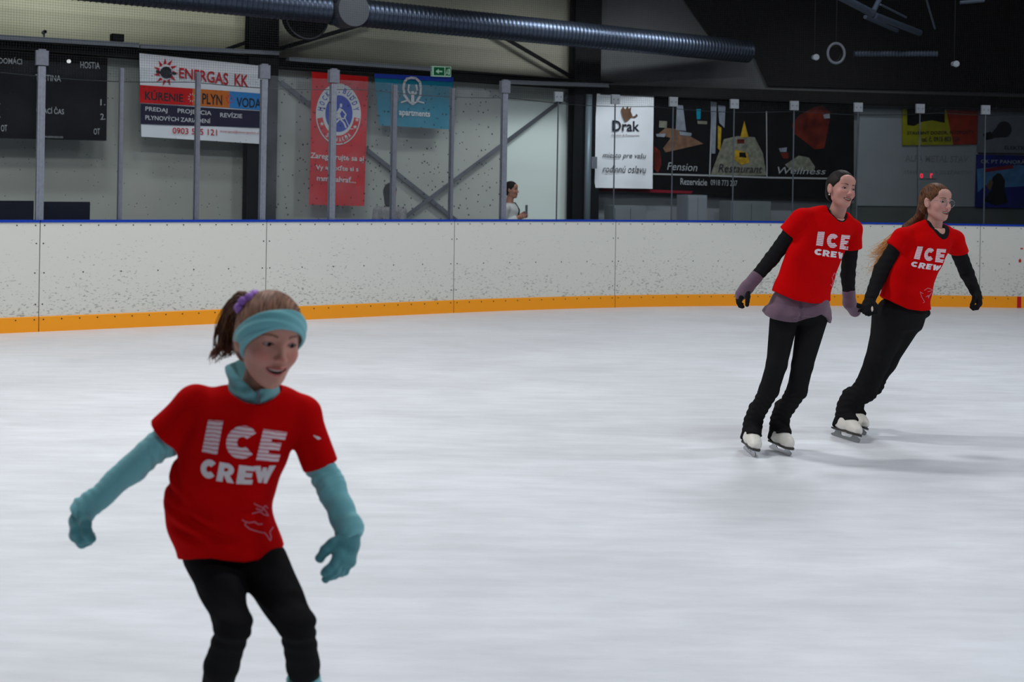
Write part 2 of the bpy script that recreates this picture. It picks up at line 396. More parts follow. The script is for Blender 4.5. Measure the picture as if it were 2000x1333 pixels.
plabels = ['hazy glass pane in front of the left half of the scoreboard', 'hazy glass pane in front of the right half of the scoreboard',
           'hazy glass pane in front of the left half of the striped banner', 'hazy glass pane in front of the right half of the striped banner',
           'hazy glass pane between striped banner and tall red banner', 'puck marked glass pane between the tall red banner and the turquoise banner',
           'puck marked glass pane in front of the turquoise banner', 'puck marked glass pane over the crossing steel braces',
           'clear glass pane in front of the person holding a phone', 'clear glass pane in front of the dark steel column and pipe',
           'clear glass pane over the right part of the white dragon banner', 'clear glass pane over the bedroom picture of the dark banner',
           'clear glass pane over the dining picture of the dark banner', 'clear glass pane over the red picture of the dark banner',
           'clear glass pane in front of the plain grey wall behind the skaters', 'clear glass pane in front of the yellow and red sign', 'clear glass pane at the right frame edge, over the light bulb poster']
for i in range(len(cuts) - 1):
    s0, s1 = s_of_px(cuts[i]) + 0.006, s_of_px(cuts[i + 1]) - 0.006
    m = M['glass_mid'] if i < 4 else M['glass_dirty'] if i < 8 else M['glass_clear']
    p = at_s((s0 + s1) / 2)[0]
    top = GT if i < 9 else GT - 0.02
    o = mk('shield_glass', *sweep(s0, s1, [(-0.045, BH + 0.014), (-0.045, top), (-0.057, top), (-0.057, BH + 0.014)]), m, loc=(p[0], p[1], BH))
    tag(o, plabels[i], 'glass pane', 'glass panes above the boards')
def post(px, w_, dep, z0, z1, lab, m, br=False):
    p, tt, nn = at_s(s_of_px(px)); T = np.array([tt[0], tt[1], 0]); Nn = np.array([nn[0], nn[1], 0]); b = np.array([p[0], p[1], z0])
    t = thing('glass_post', lab, 'post', b, 'aluminium posts holding the glass')
    a = b - T * w_ / 2 - Nn * 0.09
    mb = MB(); mb.box(a, T * w_, Nn * 0.028, (0, 0, z1 - z0)); mb.build('back_channel', m, t)
    mb = MB(); mb.box(b - T * w_ / 2 - Nn * 0.040, T * w_, Nn * 0.022, (0, 0, z1 - z0)); mb.box(b - T * w_ * 0.18 - Nn * 0.018, T * w_ * 0.36, Nn * 0.004, (0, 0, z1 - z0)); mb.build('front_channel', m, t)
    mb = MB(); mb.box(b - T * 0.005 - Nn * 0.061, T * 0.010, Nn * 0.02, (0, 0, z1 - z0)); mb.build('seal', M['seal'], t)
    if br:
        mb = MB(); mb.box(b + (0, 0, z1 - z0 + 0.01) - T * 0.06 - Nn * 0.085, T * 0.12, Nn * 0.075, (0, 0, 0.15)); mb.box(b + (0, 0, z1 - z0 + 0.16) - T * 0.035 - Nn * 0.07, T * 0.07, Nn * 0.05, (0, 0, 0.015)); x = mb.build('top_bracket', M['alu_dim'], t)
for (px, kind, w_, lab) in POSTS:
    if lab: post(px, w_, 0.05, BH + 0.012, GT - (0.05 if kind == 'thick' else 0.02), lab, M['alu'] if kind == 'thick' else M['alu_dim'], br=(px in (78, 514, 650, 985)))
for (px, lab) in JOINTS:
    if not lab: continue
    p, tt, nn = at_s(s_of_px(px)); T = np.array([tt[0], tt[1], 0]); Nn = np.array([nn[0], nn[1], 0]); b = np.array([p[0], p[1], BH + 0.012])
    mb = MB(); mb.box(b - T * 0.008 - Nn * 0.0555, T * 0.016, Nn * 0.009, (0, 0, GT - BH - 0.04))
    tag(mb.build('glass_seal', M['seal'], loc=b), 'thin clear seal strip between two glass panes, ' + lab, 'seal', 'thin seal strips between the glass panes')
    c = np.array([p[0], p[1], GT - 0.115]); t = thing('glass_clip', 'small white clip on the glass top, ' + lab, 'clip', c, 'white clips along the glass top')
    mb = MB(); mb.box(c - T * 0.058 - Nn * 0.044, T * 0.116, Nn * 0.014, (0, 0, 0.125)); mb.box(c - T * 0.058 - Nn * 0.072, T * 0.116, Nn * 0.014, (0, 0, 0.125)); mb.build('plate', M['clip'], t)
    mb = MB()
    for a_ in (-0.03, 0.03):
        disc(mb, c + T * a_ - Nn * 0.030 + np.array([0, 0, 0.06]), Nn, 0.010, 0.005)
    mb.build('bolt', M['alu_dim'], t)

# ------------------------------------------------------------------ protective net hung behind the glass line
sN0, sN1 = s_of_px(-60), s_of_px(2060)
def net_bottom(s):                            # sagging lower rope
    return 2.655 - 0.035 * abs(math.sin(s * 1.55 + 0.4)) - 0.02 * math.sin(s * 0.7)
mb = MB(); cell = 0.027
s = sN0
def npt(s, z):
    p, tt, nn = at_s(s); o = -0.16 + 0.02 * math.sin(s * 1.3 + z * 2.0); return np.array([p[0] + nn[0] * o, p[1] + nn[1] * o, z])
nv, nf = [], []
def thin(a, b, r):                            # three-sided cord
    d = (b - a) / np.linalg.norm(b - a); x = np.cross(d, (0.3, 0.5, 0.2)); x /= np.linalg.norm(x); y = np.cross(d, x); n = len(nv)
    for q in (a, b):
        for k in range(3):
            t = 2 * math.pi * k / 3; nv.append(q + (x * math.cos(t) + y * math.sin(t)) * r)
    for k in range(3): nf.append((n + k, n + (k + 1) % 3, n + 3 + (k + 1) % 3, n + 3 + k))
ZT = 4.55
while s < sN1:
    z0 = net_bottom(s); zz = [z0, 3.3, 3.9, ZT]
    for a_, b_ in zip(zz[:-1], zz[1:]): thin(npt(s, a_), npt(s, b_), 0.0009)
    s += cell
zc = 2.66
grid_s = np.arange(sN0, sN1, 0.3)
while zc < ZT:
    for a_, b_ in zip(grid_s[:-1], grid_s[1:]): thin(npt(a_, zc), npt(b_, zc), 0.0009)
    zc += cell
net = thing('safety_net', 'fine dark safety net hanging above the rink glass', 'net', npt(sN0, 2.6))
o = mk('mesh', nv, nf, M['net'], net)
mb = MB(); mb.tube([npt(x_, net_bottom(x_)) for x_ in np.arange(sN0, sN1, 0.12)], 0.0045, 5); mb.build('bottom_rope', M['net'], net)

# ------------------------------------------------------------------ walls
KL, Z0L = 0.66, 19.5
tP = (1147 - PX0) / F; yP = Z0L / (1 - KL * tP); xP = yP * tP           # bend of the wall at the second column
KR = 0.35; Z0R = yP - KR * xP
class Wall:
    def __init__(s, k, z0):
        s.k, s.z0 = k, z0; q = math.hypot(1, k); s.dir = np.array([1, k, 0]) / q; s.n = np.array([k, -1, 0]) / q
        s.q = q
    def hit(s, px, py, off=0.0):              # the wall point behind a pixel, off metres in front of the wall
        a = P(px, py, 1.0); z0 = s.z0 - off * s.q
        t = z0 / (1 - s.k * a[0]); return np.array([a[0] * t, t, HC + (a[2] - HC) * t])
WL, WR = Wall(KL, Z0L), Wall(KR, Z0R)
def wpt(wl, X, z, off=0.0): return np.array([X, wl.z0 + wl.k * X, z]) + wl.n * off
def wallbox(name, wl, X0, X1, z0, z1, off, th, m, parent=None):
    mb = MB(); a = wpt(wl, X0, z0, off); mb.box(a, wpt(wl, X1, z0, off) - a, wl.n * th, (0, 0, z1 - z0)); return mb.build(name, m, parent)
HB = 3.24
struct(wallbox('wall_left', WL, -11, xP, 0, HB, -0.2, 0.2, M['wall']), 'pale grey lower wall panels behind the glass')
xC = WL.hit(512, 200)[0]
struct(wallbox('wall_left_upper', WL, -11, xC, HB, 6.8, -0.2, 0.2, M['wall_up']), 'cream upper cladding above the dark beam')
M['wall_up_shade'] = mat('cladding_duct_shade', srgb(150, 151, 138), 0.8, noise=0.05, nscale=1.0)  # upper cladding greyed: the shade of the duct is put into its colour
struct(wallbox('wall_middle_upper', WL, xC, xP, HB, 6.8, -0.2, 0.2, M['wall_up_shade']), 'upper cladding between the two dark columns, greyed for the duct shadow')
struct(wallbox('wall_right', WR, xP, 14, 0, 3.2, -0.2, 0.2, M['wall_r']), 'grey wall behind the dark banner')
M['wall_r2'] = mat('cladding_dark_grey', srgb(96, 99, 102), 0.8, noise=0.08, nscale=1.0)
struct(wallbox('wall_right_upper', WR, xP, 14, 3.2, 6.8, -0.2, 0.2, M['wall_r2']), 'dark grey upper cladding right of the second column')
fl = plane('floor_walkway', [(-14, 8, 0.004), (16, 12, 0.004), (16, 26, 0.004), (-14, 20, 0.004)], M['floorc'])
# walkway lies behind the boards only
fl_pts = [np.array([*(at_s(x_)[0] - at_s(x_)[2] * 0.06), 0.004]) for x_ in np.linspace(0, seg[-1], 40)]
bpy.data.objects.remove(fl)
fl = mk('floor_walkway', fl_pts + [np.array([p[0] + 1, p[1] + 12, 0.004]) for p in fl_pts], [(i, i + 1, 41 + i, 40 + i) for i in range(39)], M['floorc']); struct(fl, 'grey concrete walkway behind the boards')
struct(mk('ceiling', [(-16, -8, 6.8), (16, -8, 6.8), (16, 27, 6.8), (-16, 27, 6.8)], [(0, 1, 2, 3)], M['dark']), 'dark hall ceiling')

# black sheet: the dark of the unlit upper right wall, put into colour
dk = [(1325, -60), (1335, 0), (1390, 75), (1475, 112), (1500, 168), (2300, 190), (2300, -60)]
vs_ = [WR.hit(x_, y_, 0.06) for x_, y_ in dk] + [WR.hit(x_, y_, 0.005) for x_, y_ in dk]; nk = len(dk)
struct(mk('wall_upper_shade', vs_, [tuple(range(nk)), tuple(range(nk, 2 * nk))[::-1]] + [(j, (j + 1) % nk, nk + (j + 1) % nk, nk + j) for j in range(nk)], M['dark']), 'black sheet painted for the unlit upper wall on the right')
# door panel, lighter
def poly_on(wl, name, pts, off, th, m, parent=None):
    f = [wl.hit(x_, y_, off + th) for x_, y_ in pts]; b = [wl.hit(x_, y_, off + th) - wl.n * th for x_, y_ in pts]; k = len(pts)
    return mk(name, f + b, [tuple(range(k)), tuple(range(k, 2 * k))[::-1]] + [(j, (j + 1) % k, k + (j + 1) % k, k + j) for j in range(k)], m, parent)
M['door'] = mat('door_white', srgb(214, 226, 224), 0.7)
d1 = poly_on(WL, 'door_1', [(990, 196), (1074, 200), (1114, 202), (1114, 450), (990, 450)], 0.0, 0.03, M['door']); struct(d1, 'pale greenish white door panel')

def column(name, wl, px0, px1, off, lab):
    a = wl.hit(px0, 300, off); b = wl.hit(px1, 300, off); a[2] = b[2] = 0
    t = thing(name, lab, 'column', (a + b) / 2, 'dark steel columns')
    w_ = np.linalg.norm(b - a); d = (b - a) / w_
    for q, s_ in (('flange', 0.0), ('flange', 0.16)):
        mb = MB(); mb.box(a - wl.n * s_, b - a, -wl.n * 0.018, (0, 0, 6.75)); mb.build(q, M['steel_dark'], t)
    mb = MB(); mb.box(a + d * (w_ / 2 - 0.008) - wl.n * 0.018, d * 0.016, -wl.n * 0.142, (0, 0, 6.75)); mb.build('web', M['steel_dark'], t)
    return t
column('steel_column', WL, 484, 541, 0.28, 'dark steel column behind the right end of the striped banner')
column('steel_column', WL, 1121, 1171, 0.3, 'dark steel column between the door panel and the white dragon banner')
# light pipe beside the second column
a = WR.hit(1150, 200, 0.42); mb = MB(); mb.tube([(a[0], a[1], 0.0), (a[0], a[1], 3.05)], 0.055, 12)
t = thing('wall_pipe', 'pale grey vertical pipe in front of the dark steel column', 'pipe', (a[0], a[1], 0)); mb.build('pipe', M['pipe'], t, True)
mb = MB(); mb.box(a * (1, 1, 0) + (0.06, -0.02, 1.85), (0.09, 0, 0), (0, 0.05, 0), (0, 0, 0.19)); mb.build('junction_box', M['alu_dim'], t)

# beam and cable trays along the left wall
t = thing('wall_beam', 'long dark steel beam across the wall above the banners', 'beam', wpt(WL, -8, HB, 0.2))
mb = MB(); a = wpt(WL, -10.5, HB - 0.10, 0.02); b = wpt(WL, xP + 0.25, HB - 0.10, 0.02)
mb.box(a, b - a, WL.n * 0.16, (0, 0, 0.13)); mb.build('web', M['steel_dark'], t)
mb = MB(); mb.box(a + (0, 0, 0.13), b - a, WL.n * 0.26, (0, 0, 0.02)); mb.box(a, b - a, WL.n * 0.26, (0, 0, 0.02)); mb.build('flange', M['steel_dark'], t)
t2 = thing('right_beam', 'dark steel beam above the dark banner and the signs', 'beam', wpt(WR, 3, 3.1, 0.2))
t2.name = 'wall_beam.001'
mb = MB(); p0, p1 = WR.hit(1172, 165, 0.3), WR.hit(2200, 196, 0.3)
q0, q1 = WR.hit(1172, 182, 0.3), WR.hit(2200, 222, 0.3)
mb.add([p0, p1, q1, q0] + [x_ - WR.n * 0.2 for x_ in (p0, p1, q1, q0)], [(0, 1, 2, 3), (7, 6, 5, 4), (0, 4, 5, 1), (1, 5, 6, 2), (2, 6, 7, 3), (3, 7, 4, 0)]); mb.build('web', M['dark'], t2)
mb = MB(); mb.add([q0 + WR.n * 0.04, q1 + WR.n * 0.04, q1 + WR.n * 0.04 - (0, 0, .02), q0 + WR.n * 0.04 - (0, 0, .02), q0 - WR.n * 0.24, q1 - WR.n * 0.24, q1 - WR.n * 0.24 - (0, 0, .02), q0 - WR.n * 0.24 - (0, 0, .02)],
                    [(0, 1, 2, 3), (7, 6, 5, 4), (0, 4, 5, 1), (1, 5, 6, 2), (2, 6, 7, 3), (3, 7, 4, 0)]); mb.build('flange', M['steel_dark'], t2)
def tray(x0, y0, x1, y1, h, off, lab, wl=WL):
    mb = MB(); a, b = wl.hit(x0, y0, off), wl.hit(x1, y1, off)
    mb.box(a, b - a, -wl.n * 0.12, (0, 0, h)); mb.box(a - (0, 0, .008), b - a, wl.n * 0.015, (0, 0, 0.012)); mb.box(a + (0, 0, h - .004), b - a, wl.n * 0.015, (0, 0, 0.012))
    tag(mb.build('cable_tray', M['tray'], loc=a), lab, 'cable tray', 'pale cable trays along the beam')
tray(-150, 67, 272, 92, 0.045, 0.36, 'pale cable tray above the scoreboard, running to the striped banner')
tray(274, 93, 545, 107, 0.04, 0.36, 'pale cable tray above the striped banner')
tray(565, 118, 846, 138, 0.04, 0.36, 'pale cable tray between the first column and the exit sign')
tray(985, 163, 1189, 170, 0.045, 0.45, 'pale cable tray in front of the second column')
# small items on the tray
c = WL.hit(231, 80, 0.40); t = thing('loudspeaker', 'small black loudspeaker box on the cable tray above the striped banner', 'speaker', c)
mb = MB(); mb.box(c - WL.dir * 0.075, WL.dir * 0.15, -WL.n * 0.12, (0, 0, 0.09)); mb.build('cabinet', M['black'], t)
mb = MB(); mb.box(c - WL.dir * 0.065 + (0, 0, .01), WL.dir * 0.13, WL.n * 0.005, (0, 0, 0.07)); mb.build('grille', M['steel_dark'], t)
c = WL.hit(86, 72, 0.40); t = thing('wall_camera', 'small grey camera on the cable tray above the scoreboard', 'camera', c)
mb = MB(); mb.tube([c, c + (0, 0, .04)], 0.012, 8); mb.build('bracket', M['steel_mid'], t)
mb = MB(); mb.tube([c + (0, 0, .055) - WL.n * .04, c + (0, 0, .06) + WL.n * .05], 0.024, 10); mb.build('body', M['steel_mid'], t)
mb = MB(); mb.tube([c + (0, 0, .0601) + WL.n * .05, c + (0, 0, .0601) + WL.n * .056], 0.016, 10); mb.build('lens', M['black'], t)

# steel braces
def brace(x0, y0, x1, y1, wl, off, w_, lab, m):
    mb = MB(); a, b = wl.hit(x0, y0, off), wl.hit(x1, y1, off); mb.bar(a, b, 0.02, w_, up=np.cross(b - a, wl.n))
    mb.bar(a - wl.n * 0.02, b - wl.n * 0.02, w_, 0.012, up=np.cross(b - a, wl.n))
    tag(mb.build('steel_brace', m, loc=(a + b) / 2), lab, 'brace', 'diagonal steel braces on the wall')
brace(549, 160, 895, 434, WL, 0.06, 0.062, 'grey diagonal brace falling from the first column behind the red banner', M['steel_mid'])
brace(770, 440, 1121, 178, WL, 0.10, 0.056, 'grey diagonal brace rising across the door panel to the second column', M['steel_mid'])
brace(540, 97, 720, 44, WL, 0.16, 0.06, 'dark diagonal brace rising from the first column up to the duct', M['steel_dark'])
brace(965, 62, 1121, 153, WL, 0.16, 0.06, 'dark diagonal brace falling from the duct to the second column', M['steel_dark'])
brace(380, 118, 484, 82, WL, 0.16, 0.05, 'dark diagonal brace left of the first column above the beam', M['steel_dark'])

# spiral duct under the roof
DOFF = 1.2
ductA, ductB = WL.hit(-200, -75, DOFF), WL.hit(1455, 108, DOFF)
ductA[2] = 3.87; ductB[2] = 3.87
dd = ductB - ductA; DL = np.linalg.norm(dd); dd /= DL
def duct(s0, s1, r, lab, grp=None):
    t = thing('ventilation_duct', lab, 'duct', ductA + dd * (s0 + s1) / 2, 'silver spiral ducts under the roof')
    pts, rad = [], []; s = s0
    while s < s1:
        for (o_, r_) in ((0, r), (0.052, r), (0.056, r + 0.006), (0.064, r + 0.006), (0.068, r)):
            pts.append(ductA + dd * (s + o_)); rad.append(r_)
        s += 0.07
    mb = MB(); mb.tube(pts, rad, 36); o = mb.build('spiral_tube', M['duct'], t, True)
    return t
Lt = WL.hit(675, 20, DOFF); st = float(np.dot(Lt - ductA, dd))
duct(0, st - 0.27, 0.185, 'silver spiral duct at the upper left, left of the round end cap')
td = duct(st + 0.215, DL, 0.185, 'long silver spiral duct right of the round end cap, passing the second column')
t = thing('duct_junction', 'round grey end cap of the duct junction', 'duct', Lt)
cc = ductA + dd * st
mb = MB(); mb.tube([cc - dd * 0.21, cc + dd * 0.21], 0.2, 32); mb.build('sleeve', M['duct'], t, True)
cam_dir = WL.n
mb = MB(); mb.tube([cc - cam_dir * 0.1, cc + cam_dir * 0.26], 0.225, 36); mb.build('end_cap', M['steel_mid'], t)
# dark outlet behind
co = WL.hit(590, 34, 0.75); t = thing('duct_outlet', 'wide dark duct mouth below the duct, left of the end cap', 'duct', co)
mb = MB(); mb.tube([co, co + WL.n * 0.18], 0.30, 36, cap=True); mb.build('mouth', M['dark'], t, False)
ring = [co + WL.n * 0.18 + (WL.dir * math.cos(x_) + np.array([0, 0, 1]) * math.sin(x_)) * 0.305 for x_ in np.linspace(0, 2 * math.pi, 41)]
mb = MB(); mb.tube(ring, 0.012, 6, cap=False); mb.build('rim', M['steel_mid'], t, True)

# ------------------------------------------------------------------ banners and signs
def sheet(name, wl, c4, off, m, parent=None, wave=0.0, nx=24, ny=12, th=0.004, loc=None):
    """c4: pixel corners TL, TR, BR, BL"""
    tl, tr, br, bl = [np.array(c_, float) for c_ in c4]; vs, fs = [], []
    for side in (1, 0):
        for j in range(ny + 1):
            for i in range(nx + 1):
                u, v = i / nx, j / ny; q = (tl * (1 - u) + tr * u) * (1 - v) + (bl * (1 - u) + br * u) * v
                o_ = off + (th if side else 0)
                vs.append(wl.hit(q[0], q[1], o_ + 0.001) + wl.n * (wave * math.sin(u * 9 + v * 3) * (0.3 + v)))
    k = (nx + 1) * (ny + 1)
    for j in range(ny):
        for i in range(nx):
            a = j * (nx + 1) + i; fs.append((a, a + 1, a + nx + 2, a + nx + 1)); fs.append((k + a, k + a + nx + 1, k + a + nx + 2, k + a + 1))
    rim = [i for i in range(nx + 1)] + [j * (nx + 1) + nx for j in range(1, ny + 1)] + [ny * (nx + 1) + i for i in range(nx - 1, -1, -1)] + [j * (nx + 1) for j in range(ny - 1, 0, -1)]
    for a, b in zip(rim, rim[1:] + rim[:1]): fs.append((a, k + a, k + b, b))
    return mk(name, vs, fs, m, parent, loc=loc)
def flat(name, wl, pts, off, m, parent, th=0.003):
    return poly_on(wl, name, pts, off, th, m, parent)
def word(name, wl, body, c4, off, m, parent, bold=0.0, shear=0.0):
    """lettering stretched to the measured corners TL, TR, BR, BL"""
    v, f = text_geo(body, bold, shear); tl, tr, br, bl = [np.array(c_, float) for c_ in c4]; vs = []
    for (u, t_) in v:
        q = (tl * (1 - u) + tr * u) * t_ + (bl * (1 - u) + br * u) * (1 - t_); vs.append(wl.hit(q[0], q[1], off))
    return mk(name, vs, f, m, parent)
def bx4(x0, y0, x1, y1, sl=0.0):              # pixel box with slope sl (px per px)
    d = (x1 - x0) * sl; return [(x0, y0), (x1, y0 + d), (x1, y1 + d), (x0, y1)]
def ringpts(cx, cy, rx, ry, n=40, a0=0, a1=2 * math.pi): return [(cx + rx * math.cos(a0 + (a1 - a0) * i / n), cy + ry * math.sin(a0 + (a1 - a0) * i / n)) for i in range(n)]
def annulus(name, wl, cx, cy, r0x, r0y, r1x, r1y, off, m, parent, a0=0.0, a1=2 * math.pi, n=48):
    vs, fs = [], []
    for i in range(n + 1):
        a = a0 + (a1 - a0) * i / n
        vs.append(wl.hit(cx + r0x * math.cos(a), cy + r0y * math.sin(a), off)); vs.append(wl.hit(cx + r1x * math.cos(a), cy + r1y * math.sin(a), off))
    for i in range(n): fs.append((2 * i, 2 * i + 1, 2 * i + 3, 2 * i + 2))
    return mk(name, vs, fs, m, parent)
def hang(name, lab, cat, wl, px, py, off, group=None): return thing(name, lab, cat, wl.hit(px, py, off), group)

# scoreboard
OF = 0.34
t = hang('scoreboard', 'large black scoreboard with white lettering at the left frame edge', 'scoreboard', WL, 100, 190, OF)
f_ = [(-330, 72), (210, 113), (208, 275), (-330, 262)]
flat('board', WL, f_, OF, M['black'], t, 0.08)
o2 = OF + 0.088
word('lettering', WL, 'DOMÁCI', bx4(-2, 110, 43, 124, .05), o2, M['textg'], t, .01)
word('lettering', WL, 'HOSTIA', bx4(157, 120, 195, 133, .05), o2, M['textg'], t, .01)
word('lettering', WL, 'TRETINA', bx4(69, 145, 119, 157, .05), o2, M['textg'], t, .01)
word('lettering', WL, 'HRACÍ ČAS', bx4(71, 207, 125, 221, .05), o2, M['textg'], t, .01)
for s_, b_ in (('1.', bx4(196, 194, 206, 206)), ('2.', bx4(196, 222, 206, 234)), ('OT', bx4(183, 251, 195, 263)), ('1.', bx4(-6, 192, 1, 204)), ('2.', bx4(-6, 218, 1, 230)), ('OT', bx4(2, 244, 14, 257))):
    word('lettering', WL, s_, b_, o2, M['textg'], t, .01)
word('lettering', WL, 'www.active-com.com', bx4(82, 264, 123, 269, .03), o2, M['textg'], t)
c = WL.hit(134, 120, o2); mb = MB(); mb.tube([c, c + WL.n * .02], 0.024, 12); x = mb.build('indicator_lamp', M['lamp'], t); x['label'] = 'small white lamp'
# striped heating banner
OF = 0.36
t = hang('banner', 'white banner with red, orange, blue and dark stripes and heating firm lettering', 'banner', WL, 395, 190, OF, 'advertising banners on the wall')
sheet('cloth', WL, [(272, 104), (524, 130), (521, 282), (276, 267)], OF, M['white'], t, 0.006)
o1 = OF + 0.016
def stripe(n_, x0, x1, y0a, y0b, y1a, y1b, m, o_=o1): return flat(n_, WL, [(x0, y0a), (x1, y0b), (x1, y1b), (x0, y1a)], o_, m, t, 0.002)
stripe('red_stripe', 273, 376, 166, 173, 201, 206, M['red']); stripe('orange_stripe', 376, 448, 173, 178, 206, 211, M['orange']); stripe('blue_stripe', 448, 522, 178, 184, 211, 216, M['sky'])
stripe('dark_stripe', 275, 522, 202, 218, 242, 250, M['navy'])
o1 += 0.006
word('lettering', WL, 'ENERGAS', [(350, 132), (446, 143), (446, 167), (350, 152)], o1, M['textred'], t, .02)
word('lettering', WL, 'KK', [(458, 144), (485, 147), (485, 170), (458, 167)], o1, M['textred'], t, .02)
word('lettering', WL, 'KÚRENIE', [(283, 174), (358, 180), (358, 200), (283, 195)], o1, M['textdk'], t, .02)
word('lettering', WL, 'PLYN', [(395, 182), (434, 186), (434, 206), (395, 203)], o1, M['textdk'], t, .02)
word('lettering', WL, 'VODA', [(462, 190), (510, 193), (510, 212), (462, 209)], o1, M['textdk'], t, .02)
word('lettering', WL, 'PREDAJ', [(284, 208), (327, 212), (327, 222), (284, 219)], o1, M['textw'], t, .01)
word('lettering', WL, 'PROJEKCIA', [(347, 212), (413, 217), (413, 228), (347, 223)], o1, M['textw'], t, .01)
word('lettering', WL, 'REVÍZIE', [(430, 218), (473, 221), (473, 231), (430, 229)], o1, M['textw'], t, .01)
word('lettering', WL, 'PLYNOVÝCH ZARIADENÍ', [(284, 223), (411, 231), (411, 241), (284, 234)], o1, M['textw'], t, .01)
word('lettering', WL, '0903 515 121', [(337, 249), (424, 253), (424, 265), (337, 261)], o1, M['textred'], t, .01)
word('lettering', WL, 'energas@energaskk.sk', [(430, 254), (510, 258), (510, 263), (430, 259)], o1, M['textred'], t)
# sun gear logo
mb = MB()
for k in range(11):
    a = k * 2 * math.pi / 11; c0 = np.array([324, 141.0])
    pts = [(c0[0] + math.cos(a) * 13 - math.sin(a) * 3.2, c0[1] + math.sin(a) * 16 + math.cos(a) * 3.2), (c0[0] + math.cos(a + .1) * 25, c0[1] + math.sin(a + .1) * 28), (c0[0] + math.cos(a) * 13 + math.sin(a) * 3.2, c0[1] + math.sin(a) * 16 - math.cos(a) * 3.2)]
    mb.add([WL.hit(*q, o1) for q in pts], [(0, 1, 2)])
mb.build('sun_rays', M['textred'], t)
word('lettering', WL, 'e', bx4(313, 130, 336, 153), o1 + .002, M['textdk'], t, .05)
flat('plug_mark', WL, [(305, 137), (314, 139), (314, 144), (305, 142)], o1, M['textdk'], t); flat('plug_mark', WL, [(336, 141), (344, 142), (344, 146), (336, 145)], o1, M['textdk'], t)
for cx_, m_ in ((375, M['textw']), (449, M['textred'])):
    mb = MB()
    for k in range(9):
        a = k * 2 * math.pi / 9
        mb.add([WL.hit(cx_ + math.cos(a + d_) * r_, 191 + (3 if cx_ > 400 else 0) + math.sin(a + d_) * r_ * 1.15, o1) for d_, r_ in ((-.2, 5), (0, 9), (.2, 5))], [(0, 1, 2)])
    mb.build('sun_rays', m_, t)
# tall red hockey banner
OF = 0.30
t = hang('banner', 'tall red banner with a round white hockey emblem and white lettering', 'banner', WL, 660, 270, OF, 'advertising banners on the wall')
sheet('cloth', WL, [(609, 140), (719, 150), (712, 403), (603, 400)], OF, M['red'], t, 0.008)
o1 = OF + 0.020
flat('emblem_disc', WL, ringpts(661, 223, 44, 60), o1, M['textw'], t, .002)
annulus('emblem_ring', WL, 661, 223, 31, 42, 42, 57.5, o1 + .004, M['red'], t, 0.15, math.pi - 0.15)
flat('emblem_center', WL, ringpts(662, 222, 26.5, 36), o1 + .002, M['blue'], t, .003)
def arcword(s_, cx, cy, rx, ry, a0, a1, h, m, o_):
    for i, ch in enumerate(s_):
        if ch == ' ': continue
        a = a0 + (a1 - a0) * (i + .5) / len(s_); up = np.array([math.cos(a), math.sin(a)]); sgn = 1 if a1 > a0 else -1
        c_ = np.array([cx + rx * math.cos(a), cy + ry * math.sin(a)]); rt = np.array([-math.sin(a), math.cos(a)]) * sgn; upv = up if sgn > 0 else -up
        wd = abs(a1 - a0) / len(s_) * rx * 0.72; tl = c_ - rt * wd / 2 + upv * h / 2
        word('lettering', WL, ch, [c_ - rt * wd / 2 + upv * h / 2, c_ + rt * wd / 2 + upv * h / 2, c_ + rt * wd / 2 - upv * h / 2, c_ - rt * wd / 2 - upv * h / 2], o_, m, t, .02)
arcword('HOCKEY BUDDY', 661, 223, 35.5, 48, math.radians(180 + 5), math.radians(360 - 5), 11, M['blue'], o1 + .006)
arcword('SLOVAKIA', 661, 223, 36.5, 50, math.radians(130), math.radians(50), 9, M['textw'], o1 + .008)
def star(cx, cy, r, m): flat('star', WL, [(cx + (r if k % 2 == 0 else r * .42) * math.sin(k * math.pi / 5), cy - (r if k % 2 == 0 else r * .42) * math.cos(k * math.pi / 5)) for k in range(10)], o1 + .006, m, t, .002)
for q in ((625.5, 227), (629, 242), (697.5, 234), (693.5, 248)): star(*q, 4.5, M['textw'])
# hockey player figure: head, body, legs and stick as a simple white line drawing
mb = MB()
for pl, w_ in (([(664, 206), (668, 206)], 7), ([(666, 212), (660, 222), (664, 232)], 7), ([(660, 222), (656, 230), (672, 232)], 2.5), ([(668, 214), (676, 224), (672, 232)], 2.5), ([(664, 232), (656, 240), (655, 250)], 3), ([(664, 232), (672, 240), (676, 250)], 3), ([(672, 226), (684, 252), (690, 252)], 1.5)):
    for (ax, ay), (bx, by) in zip(pl[:-1], pl[1:]):
        d_ = np.array([bx - ax, by - ay], float); d_ /= np.linalg.norm(d_); n_ = np.array([-d_[1], d_[0]]) * w_ / 2
        mb.add([WL.hit(ax + n_[0], ay + n_[1], o1 + .008), WL.hit(bx + n_[0], by + n_[1], o1 + .008), WL.hit(bx - n_[0], by - n_[1], o1 + .008), WL.hit(ax - n_[0], ay - n_[1], o1 + .008)], [(0, 1, 2, 3)])
mb.build('player_drawing', M['textw'], t)
word('lettering', WL, 'Zaregistrujte sa aj', [(607, 298), (711, 305), (710, 319), (606, 312)], o1, M['textw'], t, .015)
word('lettering', WL, 'Vy a poďte si s', [(617, 321), (700, 325), (700, 338), (617, 334)], o1, M['textw'], t, .015)
word('lettering', WL, 'nami zahrať...', [(619, 341), (695, 346), (695, 358), (619, 353)], o1, M['textw'], t, .015)
